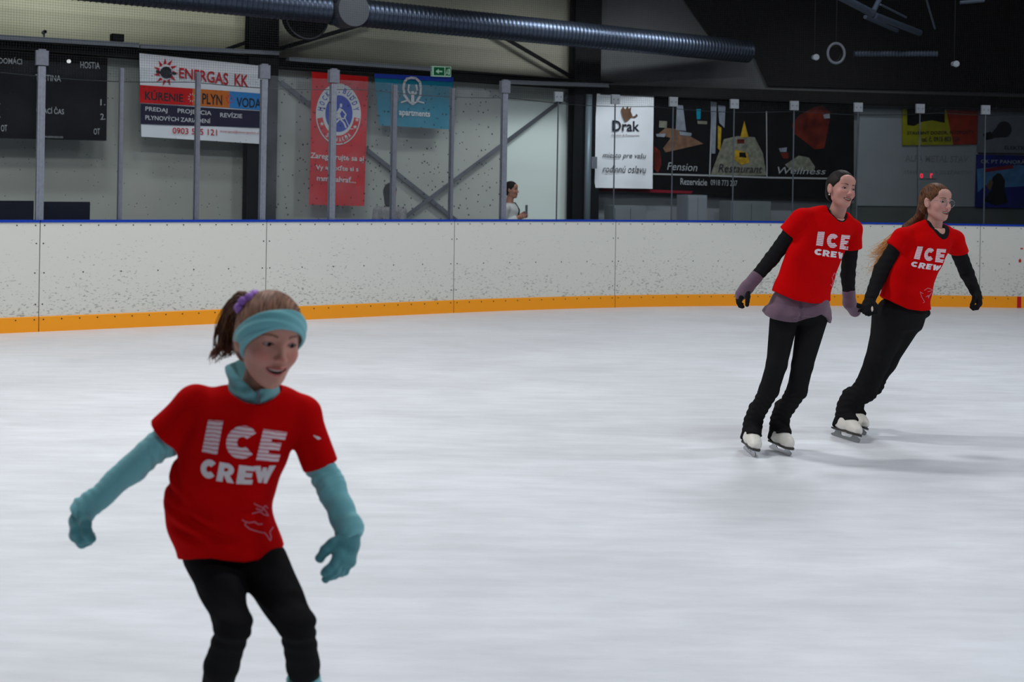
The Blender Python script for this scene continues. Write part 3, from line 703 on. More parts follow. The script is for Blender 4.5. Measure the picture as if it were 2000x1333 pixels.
# turquoise banner
t = hang('banner', 'turquoise banner with a white shield emblem and lettering below it, under the exit sign', 'banner', WL, 808, 200, OF, 'advertising banners on the wall')
sheet('cloth', WL, [(731, 144), (886, 151), (881, 253), (740, 245)], OF, M['teal'], t, 0.010)
sheet('top_hem', WL, [(731, 144), (886, 151), (886, 160), (731, 152)], OF + .022, M['blue'], t, 0.0, 4, 2)
o1 = OF + 0.03
mb = MB()
def strip_pix(mb, wl, pl, w_, o_):
    for (ax, ay), (bx, by) in zip(pl[:-1], pl[1:]):
        d_ = np.array([bx - ax, by - ay], float); d_ /= np.linalg.norm(d_) + 1e-9; n_ = np.array([-d_[1], d_[0]]) * w_ / 2; e = d_ * w_ * .3
        mb.add([wl.hit(ax + n_[0] - e[0], ay + n_[1] - e[1], o_), wl.hit(bx + n_[0] + e[0], by + n_[1] + e[1], o_), wl.hit(bx - n_[0] + e[0], by - n_[1] + e[1], o_), wl.hit(ax - n_[0] - e[0], ay - n_[1] - e[1], o_)], [(0, 1, 2, 3)])
strip_pix(mb, WL, [(790, 160), (788, 172), (790, 186), (798, 197), (806, 203), (814, 198), (821, 187), (822, 172), (820, 160), (812, 153), (803, 152), (795, 154), (790, 160)], 4.5, o1)
strip_pix(mb, WL, [(806, 203), (806, 180)], 6, o1); strip_pix(mb, WL, [(799, 166), (797, 176), (801, 184)], 3.5, o1); strip_pix(mb, WL, [(813, 166), (815, 176), (811, 184)], 3.5, o1)
strip_pix(mb, WL, [(784, 200), (796, 196)], 2.5, o1); strip_pix(mb, WL, [(816, 198), (828, 201)], 2.5, o1)
mb.build('shield_emblem', M['textw'], t)
flat('label_patch', WL, [(764, 176), (779, 177), (779, 198), (764, 197)], o1, M['grey_pic'], t, .002)
word('lettering', WL, 'FF apartments', [(764, 211), (840, 217), (840, 232), (764, 228)], o1, M['textw'], t, .02)
# exit sign
t = hang('exit_sign', 'small green emergency exit sign with a white arrow above the turquoise banner', 'sign', WL, 864, 140, 0.40)
flat('housing', WL, bx4(845, 129, 881, 149, .03), 0.34, M['exitw'], t, .06)
flat('face', WL, bx4(847.5, 131, 868, 147, .03), 0.402, M['green'], t, .003); flat('face', WL, bx4(870, 131.5, 880, 147.5, .03), 0.402, M['green'], t, .003)
flat('arrow', WL, [(851, 139.5), (857, 134.5), (857, 138), (864, 138.4), (864, 141.2), (857, 140.8), (857, 144.5)], 0.407, M['exitw'], t, .002)
flat('doorway', WL, [(876, 134), (879, 134), (879, 146), (876, 146)], 0.407, M['exitw'], t, .002)
mb = MB(); strip_pix(mb, WL, [(874, 136), (873, 140), (875, 145)], 1.6, .409); strip_pix(mb, WL, [(873, 140), (871, 145)], 1.4, .409); mb.build('running_figure', M['exitw'], t)

# dark restaurant banner on the right wall
OF = 0.16
t = hang('banner', 'wide black banner with three framed pictures and white lettering behind the glass', 'banner', WR, 1420, 290, OF, 'advertising banners on the wall')
sheet('cloth', WR, [(1166, 178), (1668, 205), (1668, 392), (1166, 372)], OF, M['black'], t, 0.004)
o1 = OF + 0.012
flat('red_border', WR, [(1158, 366), (1470, 378), (1470, 382), (1164, 373)], o1 - .01, M['maroon'], t); flat('red_border', WR, [(1163, 182), (1168, 182), (1167, 372), (1158, 356)], o1 - .01, M['maroon'], t); flat('red_border', WR, [(1200, 179), (1260, 181), (1260, 184), (1200, 182)], o1, M['maroon'], t)
mb = MB(); strip_pix(mb, WR, [(1276, 340), (1385, 343), (1500, 347), (1622, 349)], 3.2, o1 + .004)
strip_pix(mb, WR, [(1391, 200), (1386, 345)], 2.4, o1 + .004); strip_pix(mb, WR, [(1497, 218), (1498, 347)], 2.0, o1 + .004); mb.build('picture_frame_line', M['textg'], t)
P1 = t
def pic(name, pts, m, d=0.002, w_=WR): return flat(name, w_, pts, o1 + d, m, t, .002)
pic('bedroom_picture', [(1300, 250), (1320, 252), (1340, 262), (1374, 281), (1300, 298), (1295, 290), (1310, 270), (1285, 262)], M['brown'])
pic('bedroom_picture', [(1322, 205), (1334, 206), (1340, 256), (1320, 254)], M['grey_pic'], .006); pic('bedroom_picture', [(1288, 236), (1303, 237), (1302, 250), (1287, 249)], M['olive'], .006)
pic('bedroom_picture', [(1281, 262), (1300, 261), (1298, 268), (1283, 267)], M['grey_pic'], .007); pic('bedroom_picture', [(1326, 256), (1351, 260), (1350, 266), (1328, 264)], M['grey_pic'], .010)
pic('bedroom_picture', [(1277, 285), (1290, 296), (1292, 322), (1285, 338), (1277, 330)], M['rust'], .006); pic('bedroom_picture', [(1360, 213), (1369, 213), (1368, 233), (1361, 233)], M['teal'], .006)
pic('bedroom_picture', [(1362, 236), (1381, 237), (1381, 243), (1363, 242)], M['olive'], .007)
pic('dining_picture', [(1414, 272), (1440, 266), (1474, 268), (1490, 300), (1497, 343), (1388, 342)], M['olive'])
pic('dining_picture', [(1388, 198), (1400, 200), (1397, 300), (1390, 300)], M['grey_pic'], .006); pic('dining_picture', [(1402, 205), (1417, 207), (1415, 250), (1405, 240)], M['grey_pic'], .006)
pic('dining_picture', [(1402, 245), (1409, 250), (1407, 295), (1402, 290)], M['gold'], .007)
pic('dining_picture', [(1454, 236), (1458, 254), (1462, 268), (1446, 269), (1449, 255)], M['gold'], .008); pic('dining_picture', [(1436, 292), (1452, 296), (1460, 300), (1464, 318), (1448, 322), (1434, 312)], M['gold'], .008)
pic('dining_picture', [(1440, 272), (1454, 272), (1454, 280), (1440, 280)], M['rust'], .009); pic('dining_picture', [(1444, 298), (1456, 298), (1458, 308), (1444, 307)], M['black'], .012)
pic('wellness_picture', [(1546, 245), (1560, 226), (1588, 210), (1606, 206), (1622, 220), (1618, 250), (1610, 290), (1590, 292), (1570, 275), (1552, 262)], M['rust'])
pic('wellness_picture', [(1521, 290), (1537, 288), (1536, 297), (1524, 297)], M['grey_pic'], .006); pic('wellness_picture', [(1524, 299), (1540, 298), (1540, 310), (1530, 310)], M['rust'], .006)
pic('wellness_picture', [(1533, 322), (1560, 304), (1580, 308), (1592, 326), (1590, 334), (1545, 334)], M['olive'], .006); pic('wellness_picture', [(1608, 224), (1620, 222), (1621, 231), (1610, 232)], M['grey_pic'], .006)
o1 += .02
word('lettering', WR, 'Pension', [(1303, 317), (1362, 320), (1362, 335), (1303, 332)], o1, M['textg'], t, .0, .25)
word('lettering', WR, 'Restaurant', [(1403, 320), (1489, 323), (1489, 338), (1403, 336)], o1, M['textdk'], t, .0, .25)
word('lettering', WR, 'Wellness', [(1519, 326), (1613, 329), (1613, 341), (1519, 340)], o1, M['textg'], t, .0, .25)
word('lettering', WR, 'Rezervácie', [(1329, 348), (1381, 350), (1381, 363), (1329, 361)], o1, M['textg'], t, .01)
word('lettering', WR, '0918 7?3 20?'.replace('?', '7'), [(1388, 351), (1440, 353), (1440, 364), (1388, 362)], o1, M['textg'], t)
# white dragon banner in front of it
OF = 0.30
t = hang('banner', 'white banner with a small brown winged emblem and dark italic lettering, beside the dark column', 'banner', WR, 1220, 280, OF, 'advertising banners on the wall')
sheet('cloth', WR, [(1164, 183), (1277, 187), (1275, 369), (1161, 367)], OF, M['white'], t, 0.012)
o1 = OF + .024
pic('winged_emblem', [(1213, 215), (1217, 208), (1221, 214), (1226, 207), (1228, 213), (1233, 209), (1232, 218), (1236, 228), (1241, 226), (1243, 222), (1246, 226), (1240, 230), (1233, 229), (1227, 235), (1221, 238), (1216, 228)], M['brown'])
word('lettering', WR, 'Drak', [(1196, 235), (1249, 237), (1249, 257), (1196, 256)], o1, M['textdk'], t, .015)
word('lettering', WR, 'Pension & Restaurant', [(1195, 262), (1249, 263), (1249, 267), (1195, 266)], o1, M['brown'], t)
word('lettering', WR, 'miesto pre vašu', [(1177, 298), (1262, 300), (1262, 313), (1177, 311)], o1, M['textdk'], t, 0, .3)
word('lettering', WR, 'rodinnú oslavu', [(1177, 323), (1262, 324), (1262, 339), (1177, 337)], o1, M['textdk'], t, 0, .3)
# plain grey projector-like panel, signs and posters at the right
OF = 0.10
t = hang('wall_panel', 'large plain light grey wall panel between the dark banner and the posters', 'panel', WR, 1750, 320, OF)
M['panel'] = mat('panel_grey', srgb(140, 148, 154), .8, noise=.05, nscale=2)
flat('board', WR, [(1680, 212), (1912, 217), (1909, 404), (1672, 402)], 0.03, M['panel'], t, .04)
mb = MB(); strip_pix(mb, WR, [(1791, 214), (1792, 403)], 1.2, .075); mb.build('panel_joint', M['steel_mid'], t)
word('lettering', WR, 'ALFA METAL STAV', [(1768, 303), (1892, 305), (1890, 318), (1768, 316)], .074, M['wall_r'], t, .02)
word('lettering', WR, 'STAVEBNINY A ZELEZIARSTVO', [(1766, 333), (1900, 334), (1900, 341), (1766, 340)], .074, M['wall_r'], t, .01)
t = hang('sign', 'yellow sign fading to red with rows of dark lettering', 'sign', WR, 1835, 250, OF)
flat('yellow_field', WR, [(1763, 213), (1855, 214), (1870, 283), (1763, 284)], .09, M['yellow'], t, .02); flat('red_field', WR, [(1848, 214), (1910, 216), (1908, 282), (1862, 283)], .093, M['poster_red'], t, .02)
flat('dark_wave', WR, [(1772, 213), (1845, 213), (1845, 240), (1820, 235), (1800, 238), (1785, 246), (1772, 244)], .116, M['black'], t, .003)
word('lettering', WR, 'STAVEBNÝ DOZOR, ROZPOČTY', [(1772, 255), (1903, 253), (1903, 263), (1772, 264)], .122, M['textdk'], t, .015)
word('lettering', WR, 'tel. č. 0915 803 126', [(1800, 267), (1874, 266), (1874, 276), (1800, 277)], .122, M['textdk'], t, .015)
t = hang('poster', 'pale grey poster with a dark light bulb drawing at the right frame edge', 'poster', WR, 1960, 257, OF, 'posters at the right end of the wall')
flat('sheet', WR, [(1912, 217), (2080, 221), (2080, 300), (1909, 298)], .09, M['poster_grey'], t, .02)
pic_o = .114
flat('bulb_drawing', WR, ringpts(1961, 253, 15, 16, 24), pic_o, M['textdk'], t, .002); flat('bulb_drawing', WR, [(1949, 246), (1963, 268), (1940, 270), (1936, 261)], pic_o + .003, M['textdk'], t, .002); flat('bulb_drawing', WR, [(1935, 257), (1940, 271), (1924, 274), (1920, 262)], pic_o + .006, M['black'], t, .002)
word('lettering', WR, 'ELEKTRO', [(1962, 285), (2010, 286), (2010, 294), (1962, 292)], pic_o, M['textdk'], t, .02)
t = hang('poster', 'blue sea poster with a dark silhouette and white lettering, below the light bulb poster', 'poster', WR, 1955, 350, OF, 'posters at the right end of the wall')
flat('sheet', WR, [(1908, 302), (2080, 306), (2080, 409), (1905, 405)], .09, M['poster_blue'], t, .02)
flat('sky_patch', WR, [(1908, 330), (1990, 322), (2040, 330), (2040, 362), (1965, 366), (1925, 362), (1910, 376)], .112, M['poster_sky'], t, .002)
flat('silhouette', WR, [(1920, 392), (1938, 370), (1938, 348), (1948, 338), (1955, 340), (1963, 352), (1962, 372), (1968, 396), (1945, 402)], .116, M['black'], t, .002)
flat('silhouette', WR, [(1926, 364), (1935, 350), (1940, 356), (1934, 372)], .119, M['brown'], t, .002)
flat('red_label', WR, [(1921, 330), (1978, 322), (1980, 329), (1923, 337)], .116, M['maroon'], t, .002)
word('lettering', WR, 'CK PT PANORÁMA', [(1916, 310), (2020, 312), (2020, 321), (1916, 319)], .116, M['textg'], t, .01)
t = hang('led_clock', 'small clock with glowing red digits on the grey wall panel', 'clock', WR, 1810, 343, .1)
flat('housing', WR, [(1793, 337), (1829, 337), (1829, 349), (1793, 349)], .072, M['panel'], t, .02)
word('digit', WR, '0', [(1797, 339), (1803, 339), (1803, 348), (1797, 348)], .096, M['led'], t, .03); word('digit', WR, 'r', [(1817, 339), (1822, 339), (1822, 348), (1817, 348)], .096, M['led'], t, .03)
# low wall band below the panels
struct(wallbox('trim_1', WR, WR.hit(1660, 420)[0], 13, 0, 1.33, 0.0, 0.05, mat('skirting_grey', srgb(88, 94, 94), .8, noise=.1, nscale=2)), 'darker grey lower wall band')
# cabinets behind the glass under the dark banner
for (x0, x1, y0, lab, m_) in ((1200, 1262, 402, 'low grey storage cabinet under the white dragon banner', M['cabinet']), (1344, 1381, 381, 'pale tall storage cabinet under the bedroom picture of the dark banner', M['tray']), (1428, 1506, 393, 'wide greenish grey storage cabinet under the dining picture of the dark banner', M['cabinet'])):
    a = WR.hit(x0, y0, .75); b = WR.hit(x1, y0, .75); hh = a[2]
    t = thing('storage_cabinet', lab, 'cabinet', (a[0], a[1], 0), 'cabinets behind the glass')
    d_ = b - a; d_[2] = 0; mb = MB(); mb.box((a[0], a[1], .03), d_, -WR.n * .4, (0, 0, hh - .03)); mb.build('body', m_, t)
    for k in range(2):
        mb = MB(); mb.box(np.array([a[0], a[1], .06]) + d_ * (.02 + .49 * k), d_ * .47, WR.n * .015, (0, 0, hh - .1)); dr = mb.build('door', m_, t)
        mb = MB(); q_ = np.array([a[0], a[1], hh * .6]) + d_ * (.43 if k == 0 else .55) + WR.n * .015; mb.box(q_, d_ * .02, WR.n * .02, (0, 0, .1)); h_ = mb.build('handle', M['steel_mid'], dr)
# dark padded benches at the far left behind the glass
for (x0, x1, y0, y1, lab) in ((-160, 66, 391, 434, 'dark navy padded bench at the left frame edge behind the glass'), (81, 176, 394, 434, 'dark navy padded bench right of the thick post below the scoreboard')):
    a, b = WL.hit(x0, y0, .9), WL.hit(x1, y0 + (x1 - x0) * .01, .9); hh = (a[2] + b[2]) / 2; d_ = b - a; d_[2] = 0
    t = thing('padded_bench', lab, 'bench', (a[0], a[1], 0), 'dark padded benches behind the glass')
    mb = MB(); mb.box((a[0], a[1], .45), d_, -WL.n * .1, (0, 0, hh - .45)); mb.build('backrest', M['bench'], t)
    mb = MB(); mb.box((a[0], a[1], .40), d_, -WL.n * .5, (0, 0, .08)); mb.build('seat', M['bench'], t)
    for k in (0.05, 0.92):
        mb = MB(); mb.box(np.array([a[0], a[1], 0]) + d_ * k, d_ * .03, -WL.n * .45, (0, 0, .4)); mb.build('leg', M['steel_dark'], t)

# dim roof fittings, upper right
def hangtube(name, pts, d, r, m, lab, cat, grp=None, n=12):
    q = [P(x_, y_, d + dz) for x_, y_, dz in pts]; mb = MB(); mb.tube(q, r, n); o = mb.build(name, m, loc=q[0]); tag(o, lab, cat, grp); return o
G = 'dim steel tubes under the roof'
M['roofbar'] = mat('roof_steel', srgb(52, 60, 72), .5, .3)
hangtube('roof_tube', [(1630, -12, 0), (1704, 26, .6)], 14, .045, M['roofbar'], 'dim sloping roof tube at the top, left of the others', 'roof tube', G)
hangtube('roof_tube', [(1706, 22, 0), (1724, -14, .2)], 14, .03, M['roofbar'], 'short dim roof tube rising from the kink of the sloping tubes', 'roof tube', G)
hangtube('roof_tube', [(1708, 30, .6), (1796, 64, 1.6)], 14, .04, M['roofbar'], 'dim sloping roof tube in the middle of the upper right', 'roof tube', G)
hangtube('roof_tube', [(1690, 33, .6), (1752, 60, 1.4)], 14.2, .025, M['roofbar'], 'thin dim roof tube just below the sloping tubes', 'roof tube', G)
hangtube('roof_tube', [(1720, 9, 0), (1770, 34, .5)], 14, .012, M['roofbar'], 'very thin dim rod above the sloping tubes', 'roof tube', G)
hangtube('roof_tube', [(1808, -6, 0), (1826, 56, .5)], 14, .012, M['roofbar'], 'thin dim hanging rod right of the sloping tubes', 'roof tube', G)
hangtube('roof_tube', [(1875, 5, 0), (1922, 1, .0)], 14, .02, M['roofbar'], 'short level dim bar near the upper right corner', 'roof tube', G)
c = P(1633, 104, 15.5); t = thing('fan_ring', 'dim grey ring of a round air outlet on the dark upper wall', 'air outlet', c)
ring = [c + (np.array([1, 0, 0]) * .105 * math.cos(x_) + np.array([0, 0, 1]) * .125 * math.sin(x_)) for x_ in np.linspace(0, 2 * math.pi, 41)]
mb = MB(); mb.tube(ring, 0.018, 8, cap=False); mb.build('ring', M['steel_mid'], t, True)
ring = [c + (0, .08, 0) + (np.array([1, 0, 0]) * .08 * math.cos(x_) + np.array([0, 0, 1]) * .098 * math.sin(x_)) for x_ in np.linspace(0, 2 * math.pi, 41)]
mb = MB(); mb.tube(ring, 0.014, 8, cap=False); mb.build('inner_ring', M['steel_dark'], t, True)
mb = MB(); mb.tube([c + (0, 0, .125), c + (0, 0, 2.9)], .006, 6); mb.build('hanger', M['steel_dark'], t)
q = [P(1668 + k * 2.0, 105 - .0 * k, 15.6) for k in range(82)]
mb = MB(); mb.tube(q, [0.03 + (.010 if k % 3 == 0 else 0) for k in range(82)], 10); tag(mb.build('duct_glint', M['roofbar'], loc=q[0]), 'dim ribbed tube standing for the glint of a spiral duct, right of the round air outlet', 'duct glint')  # thin tube shaped after the glint along a spiral duct
for (x_, y_, lab) in ((1591, 111, 'small white spotlight left of the round air outlet'), (1864, 124, 'small white spotlight on the dark upper wall at the far right')):
    c = P(x_, y_, 15.8); t = thing('spotlight', lab, 'spotlight', c, 'small spotlights on the dark wall')
    mb = MB(); mb.tube([c + (0, .05, .0), c + (.01, -.05, -.01)], [.03, .042], 12); mb.build('housing', M['clip'], t)
    mb = MB(); mb.tube([c + (.01, -.051, -.01), c + (.01, -.056, -.01)], .034, 12); mb.build('lens', M['tray'], t)
    mb = MB(); mb.tube([c + (0, .0, .03), c + (0, 0, 3.0)], .006, 6); mb.build('hanger', M['steel_dark'], t)

# ------------------------------------------------------------------ figures: distance-field bodies meshed with surface nets
def smin(a, b, k):
    if k <= 0: return np.minimum(a, b)
    h = np.clip(.5 + .5 * (b - a) / k, 0, 1); return b * (1 - h) + a * h - k * h * (1 - h)
def smax(a, b, k): return -smin(-a, -b, k)
class Pr:
    def __init__(s, f, lo, hi, k=.02): s.f, s.lo, s.hi, s.k = f, np.asarray(lo, float), np.asarray(hi, float), k
def rc(a, b, ra, rb, k=.02):
    a = np.asarray(a, float); b = np.asarray(b, float); d = b - a; L2 = float(d @ d) + 1e-12
    def f(p):
        t = np.clip(((p - a) @ d) / L2, 0, 1); q = p - a - t[:, None] * d
        return np.sqrt((q * q).sum(1)) - (ra + (rb - ra) * t)
    r = max(ra, rb); return Pr(f, np.minimum(a, b) - r, np.maximum(a, b) + r, k)
def ell(c, R, r, k=.02):                     # R rows: local axes
    c = np.asarray(c, float); R = np.asarray(R, float); r = np.asarray(r, float)
    def f(p):
        q = (p - c) @ R.T; k0 = np.sqrt(((q / r) ** 2).sum(1)); k1 = np.sqrt(((q / (r * r)) ** 2).sum(1)) + 1e-9
        return k0 * (k0 - 1) / k1
    m = r.max(); return Pr(f, c - m, c + m, k)
def loft(st, lat, k=.03, grow=0.0, ex=2.0, cap=.02):
    """st: [(centre, half width, half depth)] from low to high, horizontal slices; lat: lateral unit vector"""
    c = np.array([s[0] for s in st], float); a = np.array([s[1] for s in st], float) + grow; b = np.array([s[2] for s in st], float) + grow
    lat = np.asarray(lat, float); dep = np.array([-lat[1], lat[0], 0]); z = c[:, 2]
    zz = np.linspace(z[0], z[-1], 64)
    def sm(y):
        v = np.interp(zz, z, y)
        for _ in range(8): v[1:-1] = .25 * v[:-2] + .5 * v[1:-1] + .25 * v[2:]
        return v
    cx, cy, aa, bb = sm(c[:, 0]), sm(c[:, 1]), sm(a), sm(b)
    def f(p):
        pz = np.clip(p[:, 2], z[0], z[-1]); X = p[:, 0] - np.interp(pz, zz, cx); Y = p[:, 1] - np.interp(pz, zz, cy)
        u = X * lat[0] + Y * lat[1]; v = X * dep[0] + Y * dep[1]; A = np.interp(pz, zz, aa); B = np.interp(pz, zz, bb)
        if ex != 2.0:
            k0 = (np.abs(u / A) ** ex + np.abs(v / B) ** ex) ** (1 / ex); d = (k0 - 1) * np.minimum(A, B) * .9
        else:
            k0 = np.sqrt((u / A) ** 2 + (v / B) ** 2); k1 = np.sqrt((u / A ** 2) ** 2 + (v / B ** 2) ** 2) + 1e-9; d = k0 * (k0 - 1) / k1
        dz = np.abs(p[:, 2] - (z[0] + z[-1]) / 2) - (z[-1] - z[0]) / 2
        return smax(d * .93, dz, cap)
    m = max(a.max(), b.max()) + .01; return Pr(f, c.min(0) - m, c.max(0) + m, k)
class Solid:
    def __init__(s, prims, post=None): s.p = prims; s.post = post
    def __call__(s, p):
        d = s.p[0].f(p)
        for q in s.p[1:]: d = smin(d, q.f(p), q.k)
        if s.post is not None: d = s.post(p, d)
        return d
    def box(s, pad): return np.min([q.lo for q in s.p], 0) - pad, np.max([q.hi for q in s.p], 0) + pad
def nets(fn, lo, hi, h, B=8):
    lo = np.asarray(lo, float); hi = np.asarray(hi, float)
    nb = np.maximum(1, np.ceil((hi - lo) / (h * B)).astype(int)); n = nb * B
    bi = np.stack(np.meshgrid(*[np.arange(k) for k in nb], indexing='ij'), -1).reshape(-1, 3)
    dc = fn(lo + (bi + .5) * h * B - .5 * h)
    F_ = np.repeat(np.repeat(np.repeat(np.sign(dc).reshape(nb), B, 0), B, 1), B, 2).astype(np.float32)
    act = bi[np.abs(dc) < h * B * .87 * 1.35 + .012]
    loc = np.stack(np.meshgrid(*[np.arange(B)] * 3, indexing='ij'), -1).reshape(-1, 3)
    for c0 in range(0, len(act), 400):
        g = (act[c0:c0 + 400, None, :] * B + loc[None]).reshape(-1, 3)
        F_[g[:, 0], g[:, 1], g[:, 2]] = fn(lo + g * h)
    S = F_ < 0
    c = S[:-1, :-1, :-1].astype(np.int8)
    for o in ((1, 0, 0), (0, 1, 0), (0, 0, 1), (1, 1, 0), (1, 0, 1), (0, 1, 1), (1, 1, 1)):
        c = c + S[o[0]:n[0] - 1 + o[0], o[1]:n[1] - 1 + o[1], o[2]:n[2] - 1 + o[2]]
    idx = np.argwhere((c > 0) & (c < 8))
    cid = -np.ones(n - 1, np.int32); cid[idx[:, 0], idx[:, 1], idx[:, 2]] = np.arange(len(idx))
    cor = np.array([(i, j, k) for i in (0, 1) for j in (0, 1) for k in (0, 1)])
    V = np.stack([F_[idx[:, 0] + o[0], idx[:, 1] + o[1], idx[:, 2] + o[2]] for o in cor], 1)
    acc = np.zeros((len(idx), 3)); cnt = np.zeros(len(idx))
    for a in range(8):
        for b in range(a + 1, 8):
            if np.abs(cor[a] - cor[b]).sum() != 1: continue
            va, vb = V[:, a], V[:, b]; m = (va < 0) != (vb < 0); t = np.where(m, va / np.where(m, va - vb, 1), 0)
            acc += m[:, None] * (cor[a] + t[:, None] * (cor[b] - cor[a])); cnt += m
    vs = lo + (idx + acc / cnt[:, None]) * h
    fs = []
    for ax in range(3):
        o = [0, 0, 0]; o[ax] = 1; sl = [slice(0, k - 1) for k in n]
        A = S[tuple(slice(0, n[k] - (1 if k == ax else 0)) for k in range(3))]; Bq = S[tuple(slice(1 if k == ax else 0, n[k]) for k in range(3))]
        e = np.argwhere(A != Bq); u, v = (ax + 1) % 3, (ax + 2) % 3
        ok = (e[:, u] > 0) & (e[:, v] > 0) & (e[:, u] < n[u] - 1) & (e[:, v] < n[v] - 1); e = e[ok]
        ins = A[e[:, 0], e[:, 1], e[:, 2]]
        q = []
        for du, dv in ((0, 0), (1, 0), (1, 1), (0, 1)):
            g = e.copy(); g[:, u] -= du; g[:, v] -= dv; q.append(cid[g[:, 0], g[:, 1], g[:, 2]])
        q = np.stack(q, 1); q[~ins] = q[~ins][:, ::-1]; fs.append(q[(q >= 0).all(1)])
    return vs, np.concatenate(fs)
def skin_mesh(name, parts, m, parent, color=None):
    """parts: [(fn, lo, hi, h)] merged into one mesh"""
    V, Q, n = [], [], 0
    for fn, lo, hi, h in parts:
        v, q = nets(fn, lo, hi, h); V.append(v); Q.append(q + n); n += len(v)
    V = np.concatenate(V); Q = np.concatenate(Q); base = np.array(parent['_base'][:])
    me = bpy.data.meshes.new(name); me.vertices.add(len(V)); me.vertices.foreach_set('co', (V - base).astype(np.float32).ravel())
    me.loops.add(Q.size); me.loops.foreach_set('vertex_index', Q.ravel().astype(np.int32))
    me.polygons.add(len(Q)); me.polygons.foreach_set('loop_start', np.arange(0, Q.size, 4, dtype=np.int32)); me.polygons.foreach_set('loop_total', np.full(len(Q), 4, np.int32))
    me.polygons.foreach_set('use_smooth', np.ones(len(Q), bool)); me.update(calc_edges=True); me.validate()
    me.materials.append(m)
    if color is not None:
        ca = me.color_attributes.new('Col', 'FLOAT_COLOR', 'POINT'); c = np.ones((len(V), 4), np.float32); c[:, :3] = color(V); ca.data.foreach_set('color', c.ravel())
    o = bpy.data.objects.new(name, me); COL.objects.link(o); o.parent = parent; o['_base'] = tuple(float(x) for x in base)
    return o
def sk(name, S, h, m, parent, pad=.03, color=None, lo=None, hi=None):
    a, b = S.box(pad); a = a if lo is None else np.maximum(a, lo); b = b if hi is None else np.minimum(b, hi)
    return skin_mesh(name, [(S, a, b, h)], m, parent, color)

def vmat(name, rough=.55, sss=0.0, bump=0.0, bscale=200):
    m = bpy.data.materials.new(name); m.use_nodes = True; nt = m.node_tree; b = nt.nodes['Principled BSDF']
    a = nt.nodes.new('ShaderNodeAttribute'); a.attribute_name = 'Col'; nt.links.new(a.outputs['Color'], b.inputs['Base Color'])
    b.inputs['Roughness'].default_value = rough; b.inputs['Subsurface Weight'].default_value = sss; b.inputs['Subsurface Scale'].default_value = 0.01
    b.inputs['Specular IOR Level'].default_value = .35
    return m
def fabric(name, col, rough=.85, amp=.12, scale=9, weave=600, sheen=.2):
    m = mat(name, col, rough, spec=.2, noise=amp, nscale=scale, bump=.25, bscale=weave)
    b = m.node_tree.nodes['Principled BSDF']; b.inputs['Sheen Weight'].default_value = sheen
    return m
def hairmat(name, c0, c1, sc=(120, 9, 16)):
    m = bpy.data.materials.new(name); m.use_nodes = True; nt = m.node_tree; b = nt.nodes['Principled BSDF']
    tc = nt.nodes.new('ShaderNodeTexCoord'); mp = nt.nodes.new('ShaderNodeMapping'); mp.inputs['Scale'].default_value = sc
    n = nt.nodes.new('ShaderNodeTexNoise'); n.inputs['Scale'].default_value = 2.2; n.inputs['Detail'].default_value = 4
    nt.links.new(tc.outputs['Object'], mp.inputs[0]); nt.links.new(mp.outputs[0], n.inputs['Vector'])
    r = nt.nodes.new('ShaderNodeValToRGB'); r.color_ramp.elements[0].position = .35; r.color_ramp.elements[1].position = .68
    r.color_ramp.elements[0].color = c0; r.color_ramp.elements[1].color = c1
    nt.links.new(n.outputs['Fac'], r.inputs[0]); nt.links.new(r.outputs[0], b.inputs['Base Color'])
    bp = nt.nodes.new('ShaderNodeBump'); bp.inputs['Strength'].default_value = .3; bp.inputs['Distance'].default_value = .002
    nt.links.new(n.outputs['Fac'], bp.inputs['Height']); nt.links.new(bp.outputs[0], b.inputs['Normal'])
    b.inputs['Roughness'].default_value = .6; b.inputs['Specular IOR Level'].default_value = .18
    return m
M['skin'] = vmat('skin', .5, .12)
M['shirt'] = fabric('shirt_red', (.56, .0016, .0026, 1), .95, .06, 7, 500, 0.0)
M['shirt'].node_tree.nodes['Principled BSDF'].inputs['Specular IOR Level'].default_value = .05
M['tights'] = fabric('leggings_black', (.014, .014, .015, 1), .9, .05, 9, 500, 0.0)
M['tights'].node_tree.nodes['Principled BSDF'].inputs['Specular IOR Level'].default_value = .03
M['mint'] = fabric('fleece_turquoise', srgb(122, 190, 198), .9, .05, 10, 500, .3)
M['mintglove'] = fabric('glove_turquoise', srgb(84, 146, 154), .95, .08, 16, 300, .3)
M['mauve'] = fabric('cloth_mauve', srgb(104, 80, 96), .85, .06, 9, 500, .2)
M['boot'] = mat('boot_white', srgb(225, 222, 214), .45, spec=.4, noise=.04, nscale=14)
M['sole'] = mat('sole_dark', srgb(70, 68, 66), .5)
M['steel'] = mat('blade_steel', srgb(170, 174, 180), .22, .95)
M['hair_dark'] = hairmat('hair_dark', srgb(10, 8, 8), srgb(32, 24, 22))
M['hair_auburn'] = hairmat('hair_auburn', srgb(48, 26, 16), srgb(112, 72, 44))
M['hair_blond'] = hairmat('hair_blond', srgb(176, 122, 62), srgb(236, 192, 130))
M['hair_girl'] = hairmat('hair_girl', srgb(84, 54, 40), srgb(165, 120, 98))
M['scrunchie'] = mat('scrunchie_lilac', srgb(165, 118, 205), .45, bump=.5, bscale=60)
M['eyew'] = mat('eye_white', srgb(165, 152, 150), .35)
M['iris'] = mat('iris_brown', srgb(40, 24, 18), .15)
M['teeth'] = mat('teeth', srgb(235, 228, 215), .3)
M['print'] = mat('print_white', srgb(228, 218, 222), .7, noise=.04, nscale=60)
M['printline'] = mat('print_pink', srgb(205, 120, 135), .7)
